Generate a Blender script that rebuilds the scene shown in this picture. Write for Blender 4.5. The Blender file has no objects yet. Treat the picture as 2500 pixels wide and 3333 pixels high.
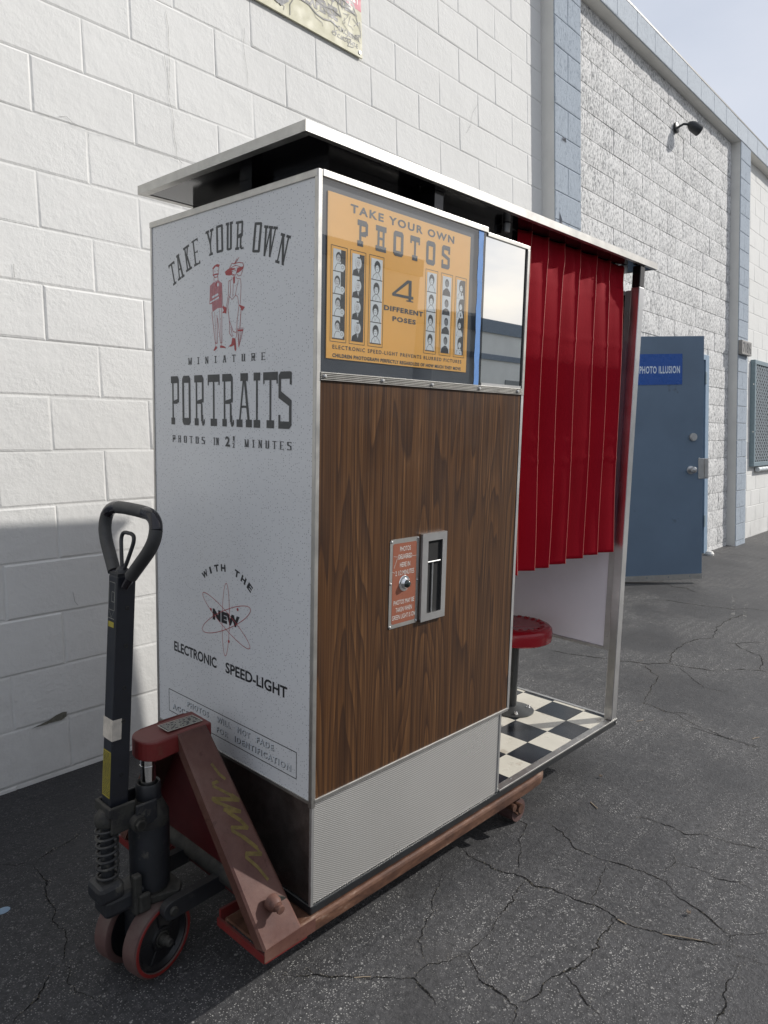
import bpy, bmesh, math, random
from mathutils import Vector, Matrix, noise
from mathutils.geometry import tessellate_polygon
random.seed(7)
S = bpy.context.scene
COL = S.collection
PI = math.pi

# ------------------------------------------------------------------ camera, sky, sun, exposure
YAW, PITCH, ROLL, CAMZ = 0.729395, -0.080175, -0.024176, 1.198494
fwd = Vector((math.cos(YAW)*math.cos(PITCH), math.sin(YAW)*math.cos(PITCH), math.sin(PITCH)))
rt = Vector((math.sin(YAW), -math.cos(YAW), 0.0)); up = rt.cross(fwd)
r2 = rt*math.cos(ROLL) + up*math.sin(ROLL); u2 = up*math.cos(ROLL) - rt*math.sin(ROLL)
cd = bpy.data.cameras.new('camera'); cam = bpy.data.objects.new('camera', cd); COL.objects.link(cam)
cd.sensor_fit = 'HORIZONTAL'; cd.sensor_width = 36.0; cd.lens = 36.0*2382.1255/2500.0
cd.clip_start = 0.05; cd.clip_end = 500
cam.matrix_world = Matrix(((r2.x, u2.x, -fwd.x, 0), (r2.y, u2.y, -fwd.y, 0), (r2.z, u2.z, -fwd.z, CAMZ), (0, 0, 0, 1)))
S.camera = cam

SUN_TRAVEL = Vector((-1.45, 1.0, -1.05)).normalized()
sd = bpy.data.lights.new('sun', 'SUN'); sun = bpy.data.objects.new('sun', sd); COL.objects.link(sun)
sd.energy = 3.5; sd.angle = math.radians(0.9); sd.color = (1.0, 0.965, 0.915)
sun.rotation_euler = SUN_TRAVEL.to_track_quat('-Z', 'Y').to_euler(); sun.location = (6, -6, 9)
to_sun = -SUN_TRAVEL
SUN_EL = math.asin(to_sun.z); SUN_ROT = math.atan2(to_sun.x, to_sun.y)

W = bpy.data.worlds.new('World'); S.world = W; W.use_nodes = True
nt = W.node_tree; nt.nodes.clear()
sky = nt.nodes.new('ShaderNodeTexSky'); sky.sky_type = 'NISHITA'; sky.sun_disc = False
sky.sun_elevation = SUN_EL; sky.sun_rotation = SUN_ROT; sky.air_density = 1.2; sky.dust_density = 2.5; sky.ozone_density = 1.2
tc = nt.nodes.new('ShaderNodeTexCoord'); mp = nt.nodes.new('ShaderNodeMapping'); mp.inputs['Scale'].default_value = (1.0, 1.0, 2.6)
nz = nt.nodes.new('ShaderNodeTexNoise'); nz.inputs['Scale'].default_value = 2.3; nz.inputs['Detail'].default_value = 6; nz.inputs['Roughness'].default_value = .55
rp = nt.nodes.new('ShaderNodeValToRGB'); rp.color_ramp.elements[0].position = .30; rp.color_ramp.elements[0].color = (.66, .66, .66, 1)
rp.color_ramp.elements[1].position = .66; rp.color_ramp.elements[1].color = (.96, .96, .96, 1)
mx = nt.nodes.new('ShaderNodeMix'); mx.data_type = 'RGBA'; mx.inputs['B'].default_value = (6.3, 6.65, 7.5, 1)
bg = nt.nodes.new('ShaderNodeBackground'); bg.inputs['Strength'].default_value = .10
wo = nt.nodes.new('ShaderNodeOutputWorld')
L = nt.links.new
L(tc.outputs['Generated'], mp.inputs['Vector']); L(mp.outputs[0], nz.inputs['Vector']); L(nz.outputs['Fac'], rp.inputs[0])
L(rp.outputs[0], mx.inputs['Factor']); L(sky.outputs[0], mx.inputs['A']); L(mx.outputs['Result'], bg.inputs['Color']); L(bg.outputs[0], wo.inputs[0])
S.view_settings.view_transform = 'Standard'; S.view_settings.look = 'None'; S.view_settings.gamma = 1; S.view_settings.use_curve_mapping = False
S.view_settings.exposure = 0.20
S.cycles.max_bounces = 8; S.cycles.glossy_bounces = 5; S.cycles.diffuse_bounces = 4

# ------------------------------------------------------------------ materials
MATS = {}
class NT:
    def __init__(s, name):
        s.m = bpy.data.materials.new(name); s.m.use_nodes = True; s.t = s.m.node_tree
        s.b = s.t.nodes['Principled BSDF']; MATS[name] = s.m; s._co = None
    def n(s, kind, **kw):
        n = s.t.nodes.new('ShaderNode'+kind)
        for k, v in kw.items():
            if hasattr(n, k) and k not in ('inputs',): setattr(n, k, v)
        return n
    def l(s, a, b): s.t.links.new(a, b)
    def co(s, scale=(1, 1, 1), loc=(0, 0, 0), rot=(0, 0, 0), world=False):
        if s._co is None: s._co = s.n('TexCoord')
        if world:
            g = s.n('NewGeometry'); src = g.outputs['Position']
        else: src = s._co.outputs['Object']
        m = s.n('Mapping'); m.inputs['Scale'].default_value = scale; m.inputs['Location'].default_value = loc; m.inputs['Rotation'].default_value = rot
        s.l(src, m.inputs[0]); return m.outputs[0]
    def noise(s, co, scale, detail=4, rough=.5, dist=0):
        n = s.n('TexNoise'); n.inputs['Scale'].default_value = scale; n.inputs['Detail'].default_value = detail
        n.inputs['Roughness'].default_value = rough; n.inputs['Distortion'].default_value = dist; s.l(co, n.inputs['Vector']); return n.outputs['Fac']
    def voro(s, co, scale, feature='F1', out='Distance', rnd=1):
        n = s.n('TexVoronoi'); n.feature = feature; n.inputs['Scale'].default_value = scale; n.inputs['Randomness'].default_value = rnd
        s.l(co, n.inputs['Vector']); return n.outputs[out]
    def ramp(s, f, stops):
        r = s.n('ValToRGB'); e = r.color_ramp.elements
        while len(e) < len(stops): e.new(.5)
        for el, (p, c) in zip(e, stops):
            el.position = p; c = (c, c, c) if isinstance(c, (int, float)) else c; el.color = (*c, 1)
        s.l(f, r.inputs[0]); return r.outputs[0]
    def mix(s, f, a, b, mode='MIX'):
        m = s.n('Mix'); m.data_type = 'RGBA'; m.blend_type = mode; m.clamp_factor = True
        for sock, v in (('Factor', f), ('A', a), ('B', b)):
            if isinstance(v, (int, float)): m.inputs[sock].default_value = v if sock == 'Factor' else (v, v, v, 1)
            elif isinstance(v, tuple): m.inputs[sock].default_value = (*v, 1)
            else: s.l(v, m.inputs[sock])
        return m.outputs['Result']
    def math(s, op, a, b=0, c=None):
        m = s.n('Math'); m.operation = op
        for i, v in enumerate((a, b, c)):
            if v is None: continue
            if isinstance(v, (int, float)): m.inputs[i].default_value = v
            else: s.l(v, m.inputs[i])
        return m.outputs[0]
    def bump(s, h, strength=.5, dist=.002, prev=None):
        b = s.n('Bump'); b.inputs['Strength'].default_value = strength; b.inputs['Distance'].default_value = dist
        s.l(h, b.inputs['Height'])
        if prev is not None: s.l(prev, b.inputs['Normal'])
        return b.outputs[0]
    def set(s, **kw):
        for k, v in kw.items():
            k = {'color': 'Base Color', 'rough': 'Roughness', 'metal': 'Metallic', 'spec': 'Specular IOR Level', 'coat': 'Coat Weight', 'coatr': 'Coat Roughness',
                 'normal': 'Normal', 'trans': 'Transmission Weight', 'ecol': 'Emission Color', 'estr': 'Emission Strength', 'sheen': 'Sheen Weight', 'ior': 'IOR'}[k]
            i = s.b.inputs[k]
            if isinstance(v, tuple): i.default_value = (*v, 1)
            elif isinstance(v, (int, float)): i.default_value = v
            else: s.l(v, i)
        return s.m

def plain(name, color, rough=.5, metal=0, var=.12, nscale=25, bump=0, bscale=200, bdist=.0006, coat=0, spec=.5, wear=None, dust=0):
    m = NT(name); co = m.co(); f = m.noise(co, nscale, 5, .6)
    lo = tuple(c*(1-var) for c in color); hi = tuple(min(1, c*(1+var)) for c in color)
    col = m.ramp(f, [(.3, lo), (.7, hi)])
    if wear: # (colour, scale, threshold)
        w = m.ramp(m.noise(co, wear[1], 8, .7), [(wear[2], 0), (wear[2]+.06, 1)]); col = m.mix(w, col, wear[0])
    if dust: # dust settles on faces that look upward
        ge = m.n('NewGeometry'); sn = m.n('SeparateXYZ'); m.l(ge.outputs['Normal'], sn.inputs[0])
        du = m.math('MULTIPLY', m.ramp(sn.outputs['Z'], [(-.2, .12), (.75, 1)]), m.ramp(m.noise(co, 30, 7, .7), [(.32, .15), (.62, 1)]))
        col = m.mix(m.math('MULTIPLY', du, dust), col, (.105, .095, .078))
    kw = dict(color=col, rough=m.ramp(m.noise(co, nscale*.7, 4), [(.3, max(.02, rough*.85)), (.75, min(1, rough*1.2))]), metal=metal, coat=coat, spec=spec)
    if bump: kw['normal'] = m.bump(m.noise(co, bscale, 3), bump, bdist)
    return m.set(**kw)

# painted concrete block (world coordinates so neighbouring blocks differ)
def painted_block(name, color, warm=(1, 1, 1), relief=1.0):
    m = NT(name); co = m.co(world=True)
    n1 = m.noise(co, 1.1, 5, .6); n2 = m.noise(co, 9, 6, .65)
    col = m.ramp(n1, [(.3, tuple(c*.93 for c in color)), (.7, color)])
    col = m.mix(m.ramp(n2, [(.60, 0), (.80, .35)]), col, tuple(c*.80 for c in color))
    # dirt rising from the foot of the wall
    sp = m.n('SeparateXYZ'); m.l(co, sp.inputs[0])
    foot = m.math('MULTIPLY', m.ramp(sp.outputs['Z'], [(0.0, .42), (.55, 0)]), m.ramp(m.noise(co, 5, 7, .7), [(.35, .1), (.7, 1)]))
    col = m.mix(foot, col, (.36, .35, .33))
    chips = m.ramp(m.noise(m.co(world=True, scale=(1, 1, 1.4)), 26, 8, .75), [(.735, 0), (.75, 1)])
    col = m.mix(m.math('MULTIPLY', chips, .55), col, (.42, .42, .40))
    nA = m.noise(co, 75, 4, .6); nB = m.noise(co, 14, 5, .6)
    pit = m.ramp(m.voro(co, 62), [(.0, 0), (.16, 1)])
    pit = m.math('MAXIMUM', pit, m.ramp(m.noise(co, 21, 2), [(.52, 1), (.60, 0)]))
    nA = m.math('MULTIPLY', nA, m.ramp(m.noise(co, 3.4, 4, .6), [(.42, .35), (.62, 2.2)]))
    b = m.bump(nB, .42*relief, .008); b = m.bump(nA, .5*relief, .0018, b); b = m.bump(pit, .22*relief, .003, b)
    b = m.bump(chips, .5, -.002, b)
    return m.set(color=col, rough=.9, spec=.08, normal=b)
painted_block('painted_block_white', (.735, .730, .705))
painted_block('painted_block_blue', (.36, .41, .47))
def split_face(name, color, dark, amount=(.47, .60), z=1.0):
    m = NT(name); co = m.co(world=True, scale=(1, 1, .55)); co0 = m.co(world=True)
    n = m.noise(co, 55, 7, .74, .4); big = m.noise(co0, 3.2, 3)
    f = m.math('ADD', n, m.math('MULTIPLY', m.math('SUBTRACT', big, .5), .12))
    d = m.ramp(f, [(amount[0], 0), (amount[1], 1)])
    col = m.mix(m.math('MULTIPLY', d, .85*z), color, dark)
    b = m.bump(m.noise(co, 34, 6, .72), .6, .011); b = m.bump(d, .35, -.004, b); b = m.bump(m.noise(co0, 90, 4, .65), .5, .003, b)
    return m.set(color=col, rough=.9, spec=.08, normal=b)
split_face('split_face_white', (.72, .715, .70), (.19, .195, .20))
split_face('rough_block_blue', (.37, .415, .465), (.17, .20, .24), (.52, .66), .7)
split_face('coping_stucco', (.50, .54, .58), (.28, .31, .35), (.50, .70), .6)
plain('painted_soffit', (.70, .69, .65), .7, var=.06, nscale=4, bump=.3, bscale=60, bdist=.002)

# asphalt
m = NT('asphalt'); co = m.co(world=True)
big = m.noise(co, .9, 6, .6); mid = m.noise(co, 7.5, 8, .68)
sealed = m.ramp(m.math('ADD', big, m.math('MULTIPLY', m.math('SUBTRACT', mid, .5), .55)), [(.43, 0), (.56, 1)])
base = m.ramp(m.noise(co, 60, 4, .6), [(.3, (.028, .028, .029)), (.7, (.074, .073, .075))])
base = m.mix(m.ramp(m.noise(co, .9, 6, .65), [(.46, 0), (.62, .75)]), base, (.022, .022, .024))
# the yard towards the far end is paler and dustier
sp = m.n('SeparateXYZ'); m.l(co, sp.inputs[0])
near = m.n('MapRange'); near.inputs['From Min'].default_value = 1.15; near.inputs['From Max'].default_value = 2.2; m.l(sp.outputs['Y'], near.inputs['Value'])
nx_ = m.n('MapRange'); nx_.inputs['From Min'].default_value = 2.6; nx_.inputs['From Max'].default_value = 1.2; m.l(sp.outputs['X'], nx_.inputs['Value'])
fresh = m.math('MULTIPLY', near.outputs[0], nx_.outputs[0]); base = m.mix(m.math('MULTIPLY', fresh, .7), base, (.012, .0125, .015))  # smooth black asphalt by the wall, darkened further to stand in for shade
mr = m.n('MapRange'); mr.inputs['From Min'].default_value = 2.2; mr.inputs['From Max'].default_value = 8.0; m.l(sp.outputs['X'], mr.inputs['Value'])
base = m.mix(m.math('MULTIPLY', mr.outputs[0], .55), base, (.080, .077, .073))
v1 = m.n('TexVoronoi'); v1.inputs['Scale'].default_value = 235; m.l(co, v1.inputs['Vector'])
sc = m.n('SeparateColor'); m.l(v1.outputs['Color'], sc.inputs[0])
st = m.math('MULTIPLY', m.ramp(v1.outputs['Distance'], [(.30, 1), (.50, 0)]), m.ramp(sc.outputs[0], [(.48, 0), (.60, 1)]))
v2 = m.n('TexVoronoi'); v2.inputs['Scale'].default_value = 78; m.l(co, v2.inputs['Vector'])
sc2 = m.n('SeparateColor'); m.l(v2.outputs['Color'], sc2.inputs[0])
st2 = m.math('MULTIPLY', m.ramp(v2.outputs['Distance'], [(.26, 1), (.40, 0)]), m.ramp(sc2.outputs[1], [(.84, 0), (.92, 1)]))
stones = m.math('MAXIMUM', st, st2)
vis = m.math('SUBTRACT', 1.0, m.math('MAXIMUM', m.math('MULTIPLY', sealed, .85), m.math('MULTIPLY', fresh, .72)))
stone_col = m.mix(m.math('POWER', sc.outputs[2], 2.0), (.075, .074, .074), (.42, .41, .39))
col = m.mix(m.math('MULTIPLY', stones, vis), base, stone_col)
dust = m.ramp(m.noise(co, 2.1, 7, .7), [(.58, 0), (.75, .25)]); col = m.mix(dust, col, (.13, .12, .11))
b = m.bump(m.noise(co, 3, 4), .5, .02); b = m.bump(m.noise(co, 95, 5, .7), .8, .004, b); b = m.bump(m.math('MULTIPLY', stones, vis), .5, .0018, b)
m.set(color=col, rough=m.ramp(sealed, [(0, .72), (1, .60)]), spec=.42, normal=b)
m = NT('crack_shadow'); m.set(color=m.ramp(m.noise(m.co(world=True), 160, 3), [(.35, (.006, .006, .006)), (.55, (.018, .018, .018)), (.66, (.11, .10, .08))]), rough=.95, spec=.1)
plain('crack_grit', (.20, .185, .16), .9, var=.5, nscale=260)

# booth materials
m = NT('speckled_laminate'); co = m.co()
sp = m.n('SeparateXYZ'); m.l(co, sp.inputs[0]); cx_ = m.n('CombineXYZ'); m.l(sp.outputs['Y'], cx_.inputs[0]); m.l(sp.outputs['Z'], cx_.inputs[1])
v = m.n('TexVoronoi'); v.voronoi_dimensions = '2D'; v.inputs['Scale'].default_value = 140; m.l(cx_.outputs[0], v.inputs['Vector'])
sc = m.n('SeparateColor'); m.l(v.outputs['Color'], sc.inputs[0])
fl = m.math('MULTIPLY', m.ramp(v.outputs['Distance'], [(.14, 1), (.20, 0)]), m.ramp(sc.outputs[0], [(.58, 0), (.82, 1)]))
col = m.mix(m.math('MULTIPLY', fl, .85), m.mix(m.ramp(m.noise(co, 6, 7, .7), [(.55, 0), (.75, .12)]), m.ramp(m.noise(co, 3, 4), [(.3, (.63, .64, .65)), (.7, (.69, .70, .705))]), (.42, .41, .38)), (.20, .20, .22))
m.set(color=col, rough=.28, spec=.45)
m = NT('walnut_laminate'); co = m.co(scale=(7.0, 7.0, .55)); n = m.noise(co, 1.0, 1.8, .42, .2)
rings = m.math('FRACT', m.math('MULTIPLY', n, 24.0))
rg = m.ramp(rings, [(0, 0), (.62, .55), (.93, 1), (1, 0)])
fib = m.noise(m.co(scale=(330, 330, 2.2)), 1, 4, .7); fib2 = m.noise(m.co(scale=(120, 120, .9)), 1, 5, .65)
tone = m.noise(m.co(scale=(14, 14, .35)), 1, 2)
col = m.ramp(fib2, [(.36, (.034, .014, .005)), (.52, (.105, .047, .017)), (.64, (.200, .098, .038))])
col = m.mix(m.ramp(tone, [(.35, 0), (.65, .55)]), col, (.088, .036, .011))
col = m.mix(m.math('MULTIPLY', rg, .80), col, (.026, .011, .006))
col = m.mix(m.ramp(fib, [(.36, .5), (.52, 0)]), col, (.022, .011, .007))
col = m.mix(m.ramp(fib, [(.56, 0), (.74, .35)]), col, (.15, .088, .048))
m.set(color=col, rough=m.ramp(m.noise(m.co(), 5, 6, .7), [(.35, .34), (.7, .5)]), spec=.28, normal=m.bump(fib, .15, .0004))
plain('aluminium', (.50, .49, .465), .44, 1, var=.08, nscale=30, wear=((.55, .54, .5), 9, .62))
plain('brushed_steel', (.55, .55, .55), .33, 1, var=.1, nscale=14, bump=.1, bscale=300)
plain('dull_steel', (.50, .50, .49), .45, .85, var=.12, nscale=14)
plain('chrome', (.86, .86, .85), .10, 1, var=.04)
m = NT('embossed_aluminium'); co = m.co()
sp = m.n('SeparateXYZ'); m.l(co, sp.inputs[0])
hx = m.math('ADD', sp.outputs['X'], sp.outputs['Y'])
sx = m.math('SINE', m.math('MULTIPLY', hx, 2*PI/.0085)); sz = m.math('SINE', m.math('MULTIPLY', sp.outputs['Z'], 2*PI/.0056))
hh = m.math('MULTIPLY', sx, sz)
m.set(color=m.ramp(m.math('MULTIPLY_ADD', hh, .5, .5), [(0, (.36, .35, .33)), (1, (1.0, .99, .95))]), metal=.74, rough=m.ramp(m.noise(co, 2.5, 3), [(.3, .24), (.7, .40)]), normal=m.bump(hh, .35, .0008))  # relief shading put into the colour: hollows darker, crests brighter
plain('black_base', (.012, .014, .016), .33, var=.3, wear=((.07, .07, .07), 30, .66))
plain('wall_hairline', (.30, .30, .29), .9, var=.2)
plain('wall_gouge', (.13, .125, .10), .95, var=.4, nscale=80)
plain('black_gloss', (.010, .009, .011), .12, var=.2, nscale=8)
plain('hub_black', (.006, .006, .008), .45, dust=.12, wear=((.05, .045, .04), 22, .64))
plain('black_matte', (.013, .013, .015), .6, var=.2)
plain('navy_panel', (.030, .038, .055), .35, var=.25, nscale=6)
plain('tile_black', (.016, .019, .024), .16, var=.3, nscale=5)
plain('tile_cream', (.62, .59, .50), .28, var=.07, nscale=9, wear=((.47, .42, .34), 14, .60))
plain('tile_grout', (.30, .28, .25), .8)
plain('poster_orange', (.80, .42, .085), .38, var=.05, nscale=5)
plain('print_dark', (.045, .048, .050), .45, var=.08)
plain('print_navy', (.035, .044, .058), .4, var=.1)
plain('print_black', (.010, .010, .012), .4, var=.1)
plain('print_red', (.36, .045, .050), .45, var=.2, nscale=60)
plain('print_red_soft', (.42, .17, .19), .45, var=.2, nscale=120)
plain('print_shadow', (.10, .105, .11), .45)
plain('shaded_end_kick_metal', (.27, .235, .22), .36, .95, var=.2, nscale=30, bump=.5, bscale=420, bdist=.001, wear=((.5, .48, .46), 60, .72))  # same aluminium; shade and dark ground reflection put into the base colour
plain('print_white', (.62, .66, .70), .35, var=.04)
plain('print_face', (.50, .51, .54), .4, var=.1)
plain('print_grey', (.18, .185, .20), .4, var=.3, nscale=300)
plain('photo_dark', (.028, .029, .034), .35, var=.4, nscale=200)
plain('tape_blue', (.10, .25, .56), .6, var=.08, nscale=60)
plain('plate_brown', (.27, .088, .048), .5, var=.08, wear=((.62, .45, .36), 34, .70))
plain('plate_white', (.62, .60, .56), .5, var=.05)
plain('indicator_glass', (.008, .018, .014), .06, coat=1)
m = NT('mirror_silver'); m.set(color=(.90, .90, .87), metal=1, rough=.012)
m = NT('clear_glass'); t = m.t
gl = m.n('BsdfGlossy'); gl.inputs['Roughness'].default_value = .015; gl.inputs['Color'].default_value = (1, .98, .93, 1)
tr = m.n('BsdfTransparent'); tr.inputs['Color'].default_value = (.97, .98, .97, 1)
fr = m.n('LayerWeight'); fr.inputs['Blend'].default_value = .5
ms = m.n('MixShader'); m.l(m.math('MULTIPLY_ADD', m.math('POWER', fr.outputs['Facing'], 3.2), .95, .115), ms.inputs[0]); m.l(tr.outputs[0], ms.inputs[1]); m.l(gl.outputs[0], ms.inputs[2])
m.l(ms.outputs[0], t.nodes['Material Output'].inputs['Surface'])
m = NT('curtain_red'); co = m.co()
sp = m.n('SeparateXYZ'); m.l(co, sp.inputs[0])
wv = m.math('MULTIPLY', m.noise(m.co(scale=(900, 900, 160)), 1, 2), m.noise(m.co(scale=(160, 160, 900)), 1, 2))
m.set(color=m.ramp(m.noise(co, 5, 4), [(.3, (.29, .003, .012)), (.7, (.35, .006, .017))]), rough=.75, spec=.10, sheen=.0, normal=m.bump(wv, .6, .0012, m.bump(m.noise(co, 9, 3), .2, .004)))
plain('curtain_edge_glint', (.60, .17, .14), .7)
plain('curtain_navy', (.045, .055, .115), .85, var=.15)
plain('lilac_panel', (.80, .77, .81), .5, var=.05, nscale=3)
plain('stool_red', (.33, .008, .016), .22, var=.05, nscale=6, bump=.06, bscale=30)
plain('stool_grey', (.075, .078, .075), .38, .3, var=.12)
# pallet jack
m = NT('jack_red'); co = m.co()
n = m.noise(co, 22, 8, .72); sp = m.n('SeparateXYZ'); m.l(co, sp.inputs[0])
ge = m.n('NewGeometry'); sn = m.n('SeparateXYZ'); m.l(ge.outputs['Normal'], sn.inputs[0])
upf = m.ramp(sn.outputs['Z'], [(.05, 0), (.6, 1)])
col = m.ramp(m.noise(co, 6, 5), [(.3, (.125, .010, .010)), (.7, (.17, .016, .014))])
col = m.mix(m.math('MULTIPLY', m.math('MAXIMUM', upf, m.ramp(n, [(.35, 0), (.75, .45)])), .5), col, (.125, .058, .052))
rust = m.ramp(n, [(.56, 0), (.66, 1)])
col = m.mix(m.math('MULTIPLY', rust, .55), col, (.13, .055, .030))
scr = m.ramp(m.noise(m.co(scale=(9, 9, 120)), 1, 5, .8), [(.70, 0), (.72, 1)])
col = m.mix(m.math('MULTIPLY', scr, .55), col, (.09, .035, .03))
m.set(color=col, rough=.52, spec=.4, normal=m.bump(n, .25, .0012))
m = NT('jack_rust'); co = m.co(scale=(.4, 1, 1)); n = m.noise(co, 24, 8, .7)
col = m.ramp(n, [(.30, (.035, .017, .011)), (.46, (.085, .040, .025)), (.58, (.135, .066, .040)), (.72, (.30, .22, .17))])
m.set(color=col, rough=.5, spec=.4, metal=.15, normal=m.bump(n, .4, .0015))
m = NT('jack_red_leg'); co = m.co()
col = m.ramp(m.noise(co, 7, 6, .65), [(.30, (.070, .026, .020)), (.5, (.105, .046, .034)), (.72, (.150, .080, .060))])
col = m.mix(m.ramp(m.noise(co, 38, 8, .75), [(.56, 0), (.66, .8)]), col, (.060, .022, .015))
col = m.mix(m.ramp(m.noise(co, 16, 8, .8), [(.66, 0), (.70, .9)]), col, (.030, .026, .024))
col = m.mix(m.ramp(m.noise(m.co(scale=(160, 12, 12)), 1, 5, .8), [(.66, 0), (.70, .7)]), col, (.052, .020, .016))
col = m.mix(m.ramp(m.noise(m.co(scale=(14, 14, 190)), 1, 5, .8), [(.68, 0), (.71, .7)]), col, (.24, .16, .14))
m.set(color=col, rough=m.ramp(m.noise(co, 20, 5), [(.3, .42), (.7, .68)]), spec=.4, normal=m.bump(m.noise(co, 38, 8, .75), .45, .0012))
plain('jack_inner_red', (.07, .006, .007), .5, var=.25, nscale=9)
plain('jack_black', (.014, .016, .020), .5, dust=.40, var=.25, nscale=20, wear=((.075, .072, .062), 11, .58))
plain('jack_grime', (.024, .0235, .020), .75, dust=.5, var=.3, nscale=30, wear=((.012, .012, .013), 14, .55))
plain('tiller_black', (.010, .012, .018), .38, dust=.3, var=.2, nscale=20, wear=((.06, .055, .055), 12, .68))
plain('grip_grey', (.034, .035, .036), .55, dust=.5, var=.3, nscale=12)
plain('grip_black', (.012, .010, .014), .16, var=.2)
plain('tread_dusty', (.095, .048, .043), .75, dust=.55, var=.16, nscale=30)
plain('tread_red', (.20, .016, .014), .4, var=.12)
plain('spray_yellow', (.150, .108, .030), .75, var=.3, nscale=60, wear=((.12, .06, .045), 70, .60))
plain('sticker_yellow', (.36, .30, .035), .55, var=.1, nscale=60)
plain('sticker_white', (.42, .41, .36), .6, var=.2, nscale=30)
plain('tape_cream', (.55, .50, .43), .7, var=.2, nscale=40)
# yard
plain('door_blue', (.115, .168, .235), .36, var=.08, nscale=2.5, wear=((.080, .110, .150), 3.5, .63))
plain('door_frame_blue', (.20, .285, .38), .45, var=.08)
plain('sign_blue', (.020, .085, .33), .28, var=.05)
plain('sign_lettering', (.62, .70, .78), .5, var=.03)
plain('grille_paint', (.56, .60, .61), .5, var=.06)
plain('grille_frame', (.16, .22, .25), .5, var=.1)
plain('number_plate_steel', (.26, .25, .235), .45, .4, var=.15)
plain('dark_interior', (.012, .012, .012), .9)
plain('sign_cream', (.54, .515, .37), .6, var=.06)
plain('sign_pink', (.55, .16, .20), .6, var=.08)
plain('sign_ink', (.035, .035, .038), .5, var=.2)
plain('sign_spray', (.22, .22, .22), .6, var=.3, nscale=90)
plain('lamp_black', (.020, .022, .024), .45, var=.2)
plain('wood_scrap', (.34, .27, .19), .8, var=.2)
plain('dry_leaf', (.40, .33, .26), .8, var=.2)
plain('opposite_block', (.62, .64, .63), .8, var=.06, nscale=2, bump=.5, bscale=30, bdist=.01)
plain('opposite_band', (.16, .20, .25), .7, var=.08)
plain('shutter_grey', (.18, .20, .21), .5, var=.08)
plain('cable_black', (.02, .02, .02), .6)

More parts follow.
